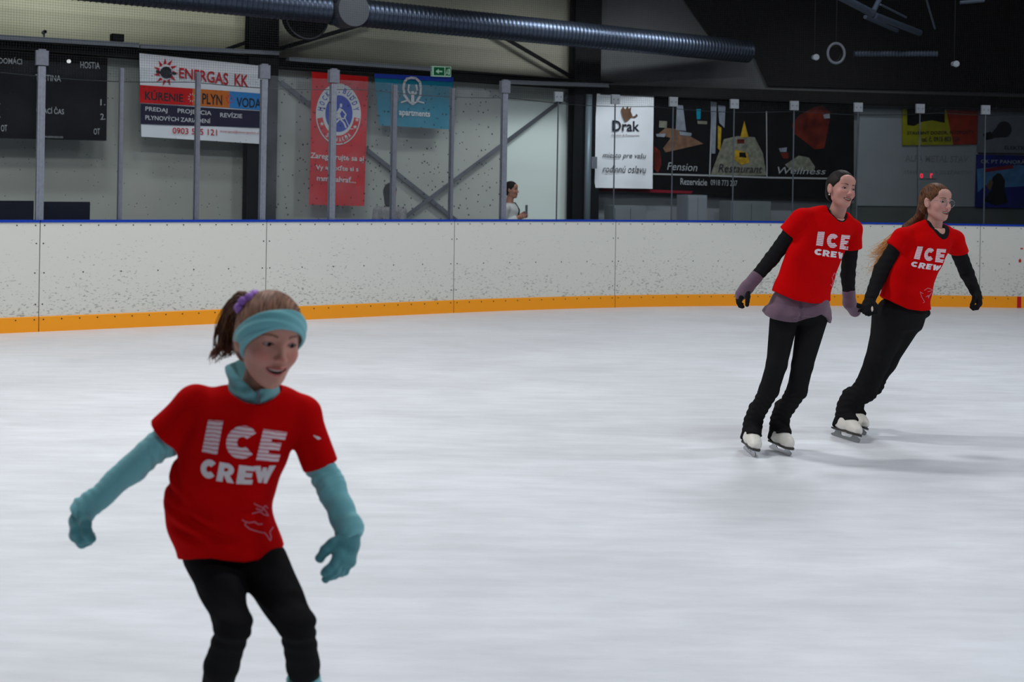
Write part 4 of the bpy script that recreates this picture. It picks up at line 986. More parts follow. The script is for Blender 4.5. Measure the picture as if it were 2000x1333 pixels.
def striped_print():
    m = bpy.data.materials.new('print_striped'); m.use_nodes = True; nt = m.node_tree; b = nt.nodes['Principled BSDF']
    a = nt.nodes.new('ShaderNodeAttribute'); a.attribute_name = 'Col'
    wv = nt.nodes.new('ShaderNodeTexWave'); wv.bands_direction = 'Y'; wv.inputs['Scale'].default_value = 2.6; wv.inputs['Distortion'].default_value = 2.2; wv.inputs['Detail'].default_value = 2
    nt.links.new(a.outputs['Color'], wv.inputs['Vector'])
    r = nt.nodes.new('ShaderNodeValToRGB'); r.color_ramp.elements[0].position = .12; r.color_ramp.elements[1].position = .34
    r.color_ramp.elements[0].color = srgb(205, 95, 110); r.color_ramp.elements[1].color = srgb(228, 212, 218)
    nt.links.new(wv.outputs['Fac'], r.inputs[0]); nt.links.new(r.outputs[0], b.inputs['Base Color']); b.inputs['Roughness'].default_value = .7
    return m
M['print_ice'] = striped_print()

# ---- head -----------------------------------------------------------------
def frame(yaw, pitch, roll):
    """rows: lateral (image right when facing the camera), forward, up.  yaw: turned to image right; pitch: up; roll: top to image right"""
    y, p, r = map(math.radians, (yaw, pitch, roll))
    f = np.array([math.sin(y) * math.cos(p), -math.cos(y) * math.cos(p), math.sin(p)])
    x = np.array([math.cos(y), math.sin(y), 0.0]); u = np.cross(f, x) * -1.0
    if u[2] < 0: u = -u
    x2 = x * math.cos(r) - u * math.sin(r); u2 = u * math.cos(r) + x * math.sin(r)
    return np.array([x2, f, u2])
def head_fn(o, R, s, child=False, smile=1.0, open_=.005, femme=True):
    o = np.asarray(o, float); I = np.eye(3); jw = .86 if child else .96
    def E(c, r, k): return ell(c, I, r, k)
    P_ = [E((0, -.012, .026), (.0735, .093, .087), 0), E((0, .022, -.030), (.0575 if not child else .060, .064, .080), .03),
          E((0, .052, -.083), (.026, .028, .026), .025), E((0, .062, -.098), (.015, .017, .014), .016),
          E((.036, .052, -.028), (.023, .024, .024), .016), E((-.036, .052, -.028), (.023, .024, .024), .016),
          rc((.040 * jw, .0, -.060), (.017 * jw, .05, -.088), .019 * jw, .015 * jw, .02), rc((-.040 * jw, .0, -.060), (-.017 * jw, .05, -.088), .019 * jw, .015 * jw, .02),
          rc((-.030, .070, .020), (.030, .070, .020), .009, .009, .012), E((0, .060, .052), (.05, .025, .03), .02)]
    nose = [rc((0, .078, .012), (0, .098, -.026), .0065, .0095, .010), E((0, .102, -.029), (.0095, .009, .008), .006), E((.0105, .092, -.033), (.007, .009, .006), .005), E((-.0105, .092, -.033), (.007, .009, .006), .005)]
    lips = [E((0, .082, -.0585), (.020, .009, .0052), .004), E((0, .081, -.0715), (.017, .009, .0060), .004)]
    ears = []
    for sx in (-1, 1):
        ears += [ell((sx * .0775, -.006, -.008), np.array([[1, sx * .35, 0], [-sx * .35, 1, .15], [0, -.15, 1]]) / 1.06, (.0085, .0175, .030), .006)]
    eyes = [(sx * .0315, .0595, .002) for sx in (-1, 1)]
    def f(w):
        p = ((w - o) @ R.T) / s
        q = p.copy()
        if child: q = q * np.array([1, 1, 1.0])
        d = P_[0].f(q)
        for pr in P_[1:]: d = smin(d, pr.f(q), pr.k)
        for ex, ey, ez in eyes:                       # sockets
            e = E((ex * 1.04, .088, ez + .001), (.019, .016, .0125), 0).f(q); d = smax(d, -e, .012)
        for pr in nose: d = smin(d, pr.f(q), pr.k)
        zz = -.065 + smile * 9.0 * q[:, 0] ** 2          # mouth line curves up
        ql = q.copy(); ql[:, 2] = q[:, 2] - (zz + .065)
        for pr in lips: d = smin(d, pr.f(ql), pr.k)
        # mouth opening
        hw = .0265; h_ = np.clip(1 - (q[:, 0] / hw) ** 2, 0, 1) * open_ + .0006
        cav = np.maximum(np.abs(q[:, 2] - zz) - h_, np.maximum(np.abs(q[:, 0]) - hw, .066 - q[:, 1])); d = smax(d, -cav, .003)
        # nostrils
        for sx in (-1, 1): d = smax(d, -E((sx * .0065, .098, -.0385), (.003, .005, .004), 0).f(q), .002)
        # eyelids with a slit
        for ex, ey, ez in eyes:
            r = np.sqrt(((q - np.array([ex, ey, ez])) ** 2).sum(1)); lid = r - .0150
            dx = (q[:, 0] - ex) / .0135; slit_h = np.clip(1 - dx ** 2, 0, 1) * (.0050 if not child else .0056)
            sl = np.maximum(np.abs(q[:, 2] - ez + .0008) - slit_h, .062 - q[:, 1])
            lid = smax(lid, -sl, .0015); d = smin(d, lid, .004)
            d = smax(d, -np.maximum(sl, r - .0152), .001)
        for e in ears:
            de = e.f(q); d = smin(d, de, e.k)
        for sx in (-1, 1): d = smax(d, -E((sx * .0865, .001, -.004), (.005, .010, .018), 0).f(q), .004)
        return d * s
    def loc(w): return ((w - o) @ R.T) / s
    def world(l): return (np.asarray(l) * s) @ R + o
    return f, loc, world, eyes
def skin_color(loc, tone, lip, brow, blush, child=False, open_=.005, smile=1.0):
    tone, lip, brow, blush = [np.array(c[:3]) for c in (tone, lip, brow, blush)]
    def c(V):
        q = loc(V); n = len(V); col = np.tile(tone, (n, 1)); front = q[:, 1] > .03
        def mixc(w, cc): nonlocal col; w = np.clip(w, 0, 1)[:, None]; col = col * (1 - w) + cc * w
        for sx in (-1, 1):
            g = np.exp(-(((q[:, 0] - sx * .040) / .020) ** 2 + ((q[:, 2] + .030) / .020) ** 2)) * front; mixc(g * .55, blush)
        g = np.exp(-((q[:, 0] / .012) ** 2 + ((q[:, 2] + .030) / .012) ** 2)) * (q[:, 1] > .085); mixc(g * .45, blush)
        zz = -.065 + smile * 9.0 * q[:, 0] ** 2; ad = np.abs(q[:, 2] - zz); hw = np.clip(1 - (q[:, 0] / .0285) ** 2, 0, 1)
        mixc(np.where((ad < .0105 * np.sqrt(hw) + .001) & (q[:, 1] > .06) & (np.abs(q[:, 0]) < .028), .8, 0), lip)
        mixc(np.where((ad < open_ * hw + .0010) & (q[:, 1] > .055) & (np.abs(q[:, 0]) < .0265), .9, 0), np.array([.09, .012, .012]))
        for sx in (-1, 1):
            t = (q[:, 0] * sx - .014) / .036; zb = .0225 + .007 * np.sin(np.clip(t, 0, 1) * 2.4) - .004 * t
            mixc(np.where((t > 0) & (t < 1) & (np.abs(q[:, 2] - zb) < .0036 * (1.15 - t * .8)) & front, .85, 0), brow)
            dx = (q[:, 0] - sx * .0315) / .0150; sh = np.clip(1 - dx ** 2, 0, 1) * .0056
            e = np.abs(q[:, 2] - .0012 - sh * .9) < .0016; mixc(np.where(e & (np.abs(dx) < 1.0) & (q[:, 1] > .055), .85, 0), np.array([.02, .012, .01]))
            mixc(np.where((np.abs(q[:, 2] - .0012) < sh * 1.0) & (np.abs(dx) < 1) & (q[:, 1] > .05) & (q[:, 1] < .0745), .5, 0), np.array([.08, .03, .025]))
        return col
    return c
def sphere(name, c, r, m, parent, R=None, rr=None, seg=16):
    vs, fs = [], []
    for i in range(seg + 1):
        a = math.pi * i / seg
        for j in range(seg * 2):
            b = 2 * math.pi * j / (seg * 2); v = np.array([math.sin(a) * math.cos(b), math.sin(a) * math.sin(b), math.cos(a)])
            if rr is not None: v = v * np.array(rr) / r
            v = v * r
            if R is not None: v = v @ R
            vs.append(np.asarray(c) + v)
    k = seg * 2
    for i in range(seg):
        for j in range(k): fs.append((i * k + j, (i + 1) * k + j, (i + 1) * k + (j + 1) % k, i * k + (j + 1) % k))
    return mk(name, vs, fs, m, parent, True)
def eyes_teeth(parent, R, s, world, eyes, look=(0, 0), smile=1.0, open_=.005, teeth=True):
    for ex, ey, ez in eyes:
        e = sphere('eye', world((ex, ey, ez)), .0128 * s, M['eyew'], parent, R)
        d = np.array([look[0], 1.0, look[1]]); d /= np.linalg.norm(d)
        c = world(np.array([ex, ey, ez]) + d * .0085)
        i = sphere('iris', c, .0070 * s, M['iris'], e, R, (.0070 * s, .0050 * s, .0070 * s), 10)
    if teeth:
        vs, fs = [], []; n = 14
        for i in range(n + 1):
            x = (-.0215 + .043 * i / n); zc = -.065 + smile * 9 * x * x; h_ = max(0.0004, (1 - (x / .0265) ** 2)) * open_
            y = .0805 - 14 * x * x; top, bot = zc + h_ * 1.15, zc - h_ * .15
            for (yy, zz) in ((y, top), (y, bot), (y - .006, bot), (y - .006, top)): vs.append(world((x, yy, zz)))
        for i in range(n):
            for j in range(4): fs.append((i * 4 + j, i * 4 + (j + 1) % 4, (i + 1) * 4 + (j + 1) % 4, (i + 1) * 4 + j))
        fs += [(0, 1, 2, 3), (n * 4 + 3, n * 4 + 2, n * 4 + 1, n * 4)]
        mk('teeth', vs, fs, M['teeth'], parent, True)
def hair_solid(o, R, s, grow=.008, a=-.022, b=1.15, fringe=None):
    o = np.asarray(o, float); I = np.eye(3)
    E1 = ell((0, -.014, .026), I, (.0735 + grow, .093 + grow, .087 + grow)); E2 = ell((0, -.045, -.035), I, (.058 + grow, .05 + grow, .05))
    def f(w):
        p = ((w - o) @ R.T) / s; d = smin(E1.f(p), E2.f(p), .03)
        d = d + .0005 * np.sin(p[:, 0] * 260 + 3 * np.sin(p[:, 2] * 20))
        lim = a + b * p[:, 1]; d = smax(d, (lim - p[:, 2]) * .66, .006)
        # leave the ears free
        for sx in (-1, 1): d = smax(d, -(np.sqrt((p[:, 0] - sx * .083) ** 2 + ((p[:, 1] + .004) ) ** 2 + ((p[:, 2] + .012) * .72) ** 2) - .022), .004)
        return d * s
    r = .16 * s; return Pr(f, o - r, o + r)

# ---- hands ----------------------------------------------------------------
def hand(w, d, back, thumb, L, curl=(.5, .5, .55, .6), k=.006, gr=0.0, tcurl=.4, spread=.12):
    """w wrist, d pointing direction, back = direction of the back of the hand, thumb = sideways towards the thumb; L hand length"""
    w, d, back = [np.asarray(x, float) for x in (w, d, back)]
    d = d / np.linalg.norm(d); back = back - d * (back @ d); back /= np.linalg.norm(back)
    t = np.cross(d, back); t = t if t @ np.asarray(thumb) > 0 else -t
    u = L / .18; R = np.array([t, d, back]); out = [ell(w + d * .045 * u, R, (.037 * u + gr, .050 * u + gr, .016 * u + gr), .015 * u)]
    out.append(rc(w + d * .075 * u + t * .027 * u, w + d * .072 * u - t * .027 * u, .013 * u + gr, .012 * u + gr, .012 * u))
    out.append(rc(w - d * .005 * u, w + d * .03 * u, .024 * u + gr, .026 * u + gr, .02 * u))
    lens = (.072, .079, .073, .058)
    for i in range(4):
        x = (.0275 - .0185 * i) * u; a = w + d * (.082 - .004 * abs(i - 1)) * u + t * x
        dirn = d + t * spread * (1.3 - i) * .5; dirn /= np.linalg.norm(dirn); ang = 0.0; rad = (.0088, .0090, .0086, .0076)[i] * u + gr
        for j, fr in enumerate((.46, .31, .23)):
            ang += curl[i] * (1.15 if j else .9); v = dirn * math.cos(ang) - back * math.sin(ang)
            b = a + v * lens[i] * fr * u; out.append(rc(a, b, rad * (1 - .07 * j), rad * (.93 - .07 * j), .003)); a = b
    a = w + d * .022 * u + t * .026 * u - back * .006 * u; v = d * .62 + t * .62 - back * .35; v /= np.linalg.norm(v)
    b = a + v * .040 * u; out.append(rc(a, b, .0145 * u + gr, .0115 * u + gr, .01 * u))
    v2 = v + (d - t * .9 - back * .6) * tcurl; v2 /= np.linalg.norm(v2); c = b + v2 * .030 * u; out.append(rc(b, c, .0112 * u + gr, .0098 * u + gr, .004))
    v3 = v2 + (-t * .6 - back * .5) * tcurl; v3 /= np.linalg.norm(v3); out.append(rc(c, c + v3 * .024 * u, .0098 * u + gr, .0085 * u + gr, .004))
    return out

# ---- skates ---------------------------------------------------------------
def skate(parent, heel_toe, base, s=1.0, tilt=0.0, boot=None, label=None, tilt_axis_sign=1):
    """base: ground point below the foot centre; heel_toe: horizontal toe direction; tilt: sideways lean in degrees (top to image right)"""
    y = np.array([heel_toe[0], heel_toe[1], 0.0]); y /= np.linalg.norm(y); x = np.array([-y[1], y[0], 0.0]); z = np.array([0, 0, 1.0])
    if x[0] < 0: x = -x
    t = math.radians(tilt); x2 = x * math.cos(t) - z * math.sin(t); z2 = z * math.cos(t) + x * math.sin(t)
    R = np.array([x2, y, z2]); base = np.asarray(base, float)
    zb = np.array([0, 0, -.015]); W0 = lambda l: (np.asarray(l, float) * s) @ R + base
    W = lambda l: ((np.asarray(l, float) + zb) * s) @ R + base
    boot = boot or M['boot']
    def cap(a, b, ra, rb, k=.02): return rc(W(a), W(b), ra * s, rb * s, k * s)
    pr = [cap((0, -.085, .105), (0, -.03, .10), .036, .038), cap((0, -.03, .105), (.004, .075, .092), .040, .037, .03), cap((0, .07, .088), (-.004, .100, .084), .038, .030, .02),
          cap((0, -.070, .12), (0, -.055, .20), .036, .036, .03), cap((0, -.055, .20), (0, -.05, .25), .036, .038, .03), cap((0, -.03, .15), (0, .04, .115), .036, .033, .03)]
    def post(p, d):
        q = (p - base) @ R.T / s; q = q - zb; d = smax(d, (.066 - q[:, 2]) * s, .006); d = smax(d, (q[:, 2] - .262) * s, .004)
        lace = .0016 * np.sin(q[:, 2] * 330) * np.exp(-(q[:, 0] / .016) ** 2) * (q[:, 1] > -.03) * (q[:, 2] > .11)
        return d - lace * s
    S = Solid(pr, post)
    b = sk('skate', S, .0045 * s, boot, parent); b['label'] = label or 'white leather skate boot'
    # sole and heel
    ol = [(-.030, -.115), (-.036, -.09), (-.030, -.04), (-.030, 0), (-.039, .05), (-.036, .10), (-.018, .132), (.010, .136), (.032, .11), (.040, .06), (.031, 0), (.030, -.04), (.035, -.09), (.028, -.116)]
    vs = [W((a, c, .057)) for a, c in ol] + [W((a, c, .068)) for a, c in ol]; k = len(ol)
    so = mk('sole', vs, [tuple(range(k))[::-1], tuple(range(k, 2 * k))] + [(j, (j + 1) % k, k + (j + 1) % k, k + j) for j in range(k)], M['sole'], b)
    # blade with toe pick, two mounts
    prof = [(-.135, .003), (-.10, .0005), (0, 0), (.10, .0005), (.128, .004), (.133, .010), (.138, .012), (.136, .018), (.141, .021), (.137, .027), (.142, .031), (.130, .038), (.112, .046), (.112, .054),
            (.06, .054), (.055, .034), (.04, .026), (-.03, .024), (-.045, .032), (-.05, .054), (-.105, .054), (-.11, .030), (-.130, .020), (-.142, .012)]
    vs = [W0((-.002, a, c * .73)) for a, c in prof] + [W0((.002, a, c * .73)) for a, c in prof]; k = len(prof)
    bl = mk('blade', vs, [tuple(range(k)), tuple(range(k, 2 * k))[::-1]] + [(j, (j + 1) % k, k + (j + 1) % k, k + j) for j in range(k)], M['steel'], b); bl['label'] = 'shiny steel blade'
    for (y0, y1, hw) in ((.035, .120, .026), (-.112, -.050, .020)):
        mb = MB(); a = W((-hw, y0, .0535)); mb.box(a, W((hw, y0, .0535)) - a, W((-hw, y1, .0535)) - a, W((-hw, y0, .057)) - a); mb.build('mount_plate', M['steel'], b)
    return W

# ---- printing on shirts ---------------------------------------------------
def onto(fn, px, py, t0, off=.0022):
    """points of the cloth surface met by the sight lines of the measured outline"""
    d = np.array([P(a, b, 1.0) - np.array([0, 0, HC]) for a, b in zip(px, py)]); n = np.linalg.norm(d, axis=1)
    t = np.full(len(d), t0); o = np.array([0, 0, HC])
    dn = d / n[:, None]; t = t * 1.0
    for _ in range(60): t = np.minimum(t + fn(o + dn * t[:, None]) * .6, t0 * 1.2 + .6)
    onto.hit = np.abs(fn(o + dn * t[:, None])) < .006
    return o + dn * (t - off)[:, None]
def arc(cx, cy, rx, ry, ix, iy, a0, a1, n=12):
    q = []
    for i in range(n):
        a, b = [math.radians(a0 + (a1 - a0) * k / n) for k in (i, i + 1)]
        q.append(((cx + rx * math.cos(a), cy + ry * math.sin(a)), (cx + rx * math.cos(b), cy + ry * math.sin(b)), (cx + ix * math.cos(b), cy + iy * math.sin(b)), (cx + ix * math.cos(a), cy + iy * math.sin(a))))
    return q
def rect(a, b, c, d): return ((a, b), (c, b), (c, d), (a, d))
LET = {'I': [rect(0, 0, 1, 1)], 'E': [rect(0, 0, .46, 1), rect(.44, 0, 1, .26), rect(.44, .37, .9, .63), rect(.44, .74, 1, 1)],
       'C': arc(.53, .5, .53, .5, .17, .17, 40, 320, 20), 'R': [rect(0, 0, .36, 1), rect(.34, .74, .55, 1), rect(.34, .34, .55, .56)] + arc(.5, .67, .46, .33, .12, .09, -90, 90, 10) + [((.34, .42), (.70, .42), (1, 0), (.62, 0))],
       'W': [((0, 1), (.30, 1), (.44, 0), (.17, 0)), ((.22, 0), (.44, 0), (.60, .9), (.42, .9)), ((.42, .9), (.60, .9), (.80, 0), (.58, 0)), ((.58, 0), (.83, 0), (1, 1), (.70, 1))]}
def letter(ch, c4, fn, t0, m, parent, step=3.0, off=.0022, stripes=False):
    tl, tr, br, bl = [np.array(c, float) for c in c4]; px, py, fs, uv = [], [], [], []
    H_ = np.linalg.norm(bl - tl); W_ = np.linalg.norm(tr - tl)
    for q in LET[ch]:
        q = [np.array(x) for x in q]; nu = max(1, int(np.linalg.norm(q[1] - q[0]) * W_ / step) + 1); nv = max(1, int(np.linalg.norm(q[3] - q[0]) * H_ / step) + 1); n0 = len(px)
        for j in range(nv + 1):
            for i in range(nu + 1):
                u, v = i / nu, j / nv; s_ = (q[0] * (1 - u) + q[1] * u) * (1 - v) + (q[3] * (1 - u) + q[2] * u) * v
                w_ = (tl * (1 - s_[0]) + tr * s_[0]) * s_[1] + (bl * (1 - s_[0]) + br * s_[0]) * (1 - s_[1]); px.append(w_[0]); py.append(w_[1]); uv.append((s_[0] * .8, s_[1], 0))
        for j in range(nv):
            for i in range(nu): a = n0 + j * (nu + 1) + i; fs.append((a, a + 1, a + nu + 2, a + nu + 1))
    vs = onto(fn, px, py, t0, off); hit = onto.hit; fs = [f for f in fs if all(hit[i] for i in f)]
    o = mk('lettering', vs, fs, m, parent, True)
    if stripes:
        ca = o.data.color_attributes.new('Col', 'FLOAT_COLOR', 'POINT')
        for i, x in enumerate(uv): ca.data[i].color = (x[0], x[1], 0, 1)
    return o
def line_print(pls, wd, fn, t0, parent, m=None, step=2.0):
    px, py, fs = [], [], []
    for pl in pls:
        pts = []
        for (a, b) in zip(pl[:-1], pl[1:]):
            L_ = math.hypot(b[0] - a[0], b[1] - a[1]); k = max(1, int(L_ / step))
            pts += [(a[0] + (b[0] - a[0]) * i / k, a[1] + (b[1] - a[1]) * i / k) for i in range(k)]
        pts.append(pl[-1]); n0 = len(px)
        for i, q in enumerate(pts):
            a, b = pts[max(0, i - 1)], pts[min(len(pts) - 1, i + 1)]; d = np.array([b[0] - a[0], b[1] - a[1]]); d = d / (np.linalg.norm(d) + 1e-9); n = (-d[1] * wd / 2, d[0] * wd / 2)
            px += [q[0] + n[0], q[0] - n[0]]; py += [q[1] + n[1], q[1] - n[1]]
        for i in range(len(pts) - 1): a = n0 + 2 * i; fs.append((a, a + 1, a + 3, a + 2))
    vs = onto(fn, px, py, t0); hit = onto.hit; fs = [f for f in fs if all(hit[i] for i in f)]
    return mk('line_print', vs, fs, m or M['printline'], parent, True)

def strands(name, path, n, spread, r, m, parent, seed=1, taper=.25, curl=.0):
    """many thin locks following one path"""
    rg = np.random.default_rng(seed); path = np.array(path, float); K = 14; out = MB()
    tt = np.linspace(0, 1, len(path)); ti = np.linspace(0, 1, K); base = np.stack([np.interp(ti, tt, path[:, k]) for k in range(3)], 1)
    for _ in range(3): base[1:-1] = .25 * base[:-2] + .5 * base[1:-1] + .25 * base[2:]
    for i in range(n):
        o = rg.normal(size=3); o /= np.linalg.norm(o); o *= rg.random() ** .5; ph = rg.random() * 6.28; cut = .55 + .45 * rg.random()
        kk = max(4, int(K * cut)); pts = []
        for j in range(kk):
            t = ti[j]; sp = np.interp(t, np.linspace(0, 1, len(spread)), spread)
            pts.append(base[j] + o * sp + curl * t * np.array([math.sin(ph + t * 7), math.cos(ph + t * 6), math.sin(ph * 2 + t * 9)]))
        out.tube(pts, [r * (1 - (1 - taper) * j / (kk - 1)) for j in range(kk)], 5)
    return out.build(name, m, parent, True)

def torso_basis(yaw): y = math.radians(yaw); return np.array([math.cos(y), math.sin(y), 0.0]), np.array([math.sin(y), -math.cos(y), 0.0])
def wrinkle(amp, fx, dirs, ph=0.0):
    def g(p):
        r = 0
        for i, (d, f_) in enumerate(dirs): q = p @ np.asarray(d, float); r = r + np.sin(q * f_ + ph + i * 1.7 + 1.3 * np.sin((p @ np.array([3.1, 2.3, -2.7]) * 3.0) + i))
        return amp * r / len(dirs)
    return g
def hemcut(pts, side=-1):
    """clip below (side -1) the line through measured hem points (world X -> Z)"""
    X = [q[0] for q in pts]; Z = [q[2] for q in pts]; o = np.argsort(X); X = np.array(X)[o]; Z = np.array(Z)[o]
    def g(p): return (np.interp(p[:, 0], X, Z) - p[:, 2]) * .8
    return g
def plane_cut(c, n):
    c = np.asarray(c, float); n = np.asarray(n, float); n = n / np.linalg.norm(n)
    return lambda p: (p - c) @ n

def cover(W):                                # trouser cuffs pulled over a skate boot
    return [rc(W((0, -.055, .29)), W((0, -.055, .18)), .044, .049, .03), rc(W((0, -.055, .18)), W((0, -.07, .09)), .049, .052, .03), rc(W((0, -.045, .19)), W((.002, .030, .120)), .044, .047, .02)]
def covercut(p, d, Ws):
    for W in Ws:
        o, x, y, z = W((0, 0, 0)), W((1, 0, 0)), W((0, 1, 0)), W((0, 0, 1)); s2 = np.linalg.norm(y - o) ** 2
        q = p - o; lx, ly, lz = q @ (x - o) / s2, q @ (y - o) / s2, q @ (z - o) / s2
        near = (np.abs(lx) < .12) & (np.abs(ly) < .2) & (lz < .40)
        cut = (.122 + .50 * ly - lz) * .85
        rip = .0022 * np.sin(lz * 170 + 3 * np.sin(lx * 60)) * (lz > .13)
        d = np.where(near, smax(d + rip * near, cut, .004), d)
    return smax(d, -p[:, 2] + .05, .002)

# =================================================================== SKATER 1 (woman beside the second one, mauve shorts)
def skater_mauve():
    D = 7.27; J = lambda x, y, dz=0.0: P(x, y, D + dz)
    base = GP(1500, 890); t = thing('person', 'dark-haired woman skater in red t-shirt, mauve shorts and black leggings, holding hands', 'person', (base[0], base[1], 0), 'adult skaters in red t-shirts')
    lat, fw = torso_basis(24)
    Rh = frame(21, 2, 9); s = .97; ho = J(1643, 370, -.03)
    hf, loc, world, eyes = head_fn(ho, Rh, s, open_=.0062, smile=1.1)
    nb = J(1629, 428, .0)
    shR, shL = J(1565, 429, -.05), J(1664, 448, .08)
    elR, wrR = J(1507, 506, .02), J(1459, 562, .0); elL, wrL = J(1656, 538, .20), J(1659, 592, .22)
    # torso stations from measured outline
    def stn(y, xl, xr, dep, dz=0.0, sc=1.0): c = J((xl + xr) / 2, y, dz); hw = (xr - xl) / 2 * D / F / math.cos(math.radians(16)); return (c, hw * sc, dep)
    W1_ = skate(t, (.06, -1), GP(1469, 893) + (0, .10, 0), .98, 12, label='white figure skate boot, toe to the viewer')
    W2_ = skate(t, (.28, -1), GP(1527, 891) + (.01, .10, 0), .98, 8, label='white figure skate boot turned slightly')
    st = [stn(650, 1496, 1620, .145), stn(604, 1500, 1622, .142), stn(575, 1502, 1625, .136), stn(545, 1512, 1634, .118), stn(515, 1524, 1645, .114), stn(490, 1532, 1655, .114), stn(462, 1546, 1668, .112), stn(440, 1556, 1676, .098), stn(418, 1584, 1662, .07)]
    traps = lambda g: [rc(J(1611, 419), shR, .054 + g, .060 + g, .03), rc(J(1645, 428, .03), shL, .046 + g, .058 + g, .03)]
    coreS = lambda g, i=0: Solid([loft([(c, a + g, b + g) for c, a, b in st[i:]], lat, .03)] + traps(g))
    body_t = loft([(c, a - .03, b - .025) for c, a, b in st[3:]], lat, .02)
    pelv = lambda g: rc(J(1542, 596), J(1583, 598), .088 + g, .088 + g, .04)
    neck = rc(nb + (0, 0, -.02), J(1640, 400, -.01), .050, .046, .02)
    arms = lambda g: [rc(shR, elR, .046 + g, .037 + g, .02), rc(elR, wrR, .038 + g, .026 + g, .015), rc(shL, elL, .045 + g, .037 + g, .02), rc(elL, wrL, .038 + g, .026 + g, .015)]
    hipR, hipL, knR, knL = J(1533, 612, -.02), J(1588, 614, .03), J(1517, 712, -.05), J(1567, 714, -.02)
    anR, anL = W1_((0, -.055, .215)), W2_((0, -.055, .215)); cfR, cfL = J(1502, 762, .03), J(1557, 762, .05)
    legs = lambda g: [rc(hipR, knR, .080 + g, .054 + g, .03), rc(knR, cfR, .054 + g, .052 + g, .015), rc(cfR, anR, .052 + g, .040 + g, .015),
                      rc(hipL, knL, .086 + g, .056 + g, .012), rc(knL, cfL, .056 + g, .053 + g, .015), rc(cfL, anL, .053 + g, .041 + g, .015)]
    clav = [rc(nb + (0, 0, -.03), shR, .05, .047, .03), rc(nb + (0, 0, -.03), shL, .05, .047, .03)]
    gR, gL = J(1452, 571, -.01), J(1662, 600, .24)
    hR = hand(wrR, J(1441, 583, -.01) - wrR, (-.5, -.2, .8), (.4, -.9, 0), .165, (.55, .6, .7, .8)); hL = hand(wrL, J(1676, 618, .31) - wrL, (-.6, -.6, .3), (.6, -.5, .3), .165, (.55, .55, .6, .6))
    feet = [rc(anR, W1_((0, -.06, .12)), .034, .030, .02), rc(anL, W2_((0, -.06, .12)), .034, .030, .02), rc(W1_((0, -.06, .11)), W1_((0, .07, .095)), .026, .022, .02), rc(W2_((0, -.06, .11)), W2_((0, .07, .095)), .026, .022, .02)]
    body = Solid(coreS(-.012, 4).p + [body_t, neck, pelv(0)] + clav + arms(0) + legs(-.006) + hR + hL + feet)
    hp = Pr(hf, ho - .17, ho + .17, .0)
    headS = Solid([hp, Pr(neck.f, neck.lo, neck.hi, .022)])
    cz = nb[2] + .005
    tone, lip, brow, blush = srgb(186, 136, 124), srgb(176, 84, 84), srgb(34, 22, 20), srgb(196, 120, 116)
    fnB = lambda p: smax(body(p), p[:, 2] - cz, .0); fnH = lambda p: smax(headS(p), cz - .01 - p[:, 2], .0)
    lo, hi = body.box(.03); b = skin_mesh('body', [(fnB, lo, hi, .006), (fnH, ho - (.15, .15, .22), ho + .16, .0025)], M['skin'], t, skin_color(loc, tone, lip, brow, blush, open_=.0062, smile=1.1))
    eyes_teeth(t, Rh, s, world, eyes, (.25, .05), open_=.0062, smile=1.1)
    hair = hair_solid(ho, Rh, s, .007, -.016, 1.10)
    bun = ell(world((0, -.115, .035)), Rh, (.032 * s, .026 * s, .032 * s), .01)
    h = sk('hair', Solid([hair, bun]), .0032, M['hair_dark'], t); h['label'] = 'dark hair pulled into a bun'
    sphere('earring', world((-.083, .004, -.046)), .0045, M['teeth'], t, seg=6)
    # t-shirt
    hem = hemcut([J(1470, 552), J(1503, 566), J(1540, 582), J(1575, 589), J(1600, 590.5), J(1623, 588), J(1660, 588)])
    seR, seL = J(1541, 458, -.03), J(1666, 487, .10)
    slv = [rc(shR, J(1538, 462, -.02), .062, .070, .03), rc(shL, J(1663, 490, .12), .058, .062, .03)]
    cR = plane_cut(seR, seR - shR + (0, 0, 0)); cLn = plane_cut(seL, seL - shL)
    hole = lambda g: ell(J(1631, 409) + fw * .045, frame(24, 0, 10)[[0, 1, 2]], (.066 + g, .10, .076 + g)); neckhole = hole(0)
    wr = wrinkle(.0035, 1, [((.3, .2, 1.0), 34), ((1, .3, -.6), 24), ((.8, 0, .9), 52)])
    core = coreS(0)
    slR, slL = Solid([slv[0]]), Solid([slv[1]])
    def shirt(p):
        d = smax(core(p) + wr(p), hem(p), .004)
        d = smin(d, smax(slR(p) + .6 * wr(p), cR(p), .004), .022); d = smin(d, smax(slL(p) + .6 * wr(p), cLn(p), .004), .022)
        return smax(d, -neckhole.f(p), .004)
    lo, hi = core.box(.09); o = skin_mesh('t_shirt', [(shirt, lo, hi, .0045)], M['shirt'], t); o['label'] = 'red t-shirt with white ICE CREW print'
    for ch, c4 in (('I', [(1597.5, 452.5), (1611, 453), (1607, 481), (1593.7, 480)]), ('C', [(1616, 455.6), (1638.4, 457.7), (1636, 485.5), (1614, 484)]), ('E', [(1643.7, 458.8), (1660.5, 460), (1656, 489), (1639.5, 487)])):
        letter(ch, c4, shirt, D - .35, M['print_ice'], o, stripes=True)
    for ch, c4 in (('C', [(1591, 486), (1606.5, 487), (1606, 499.5), (1590.5, 498)]), ('R', [(1608, 488), (1621.5, 490), (1620.5, 502), (1606, 500.5)]), ('E', [(1623.5, 490.5), (1635, 492), (1633, 503.5), (1621.8, 502.5)]), ('W', [(1637, 492.5), (1653, 494), (1645, 506.5), (1637.5, 505)])):
        letter(ch, c4, shirt, D - .35, M['print'], o)
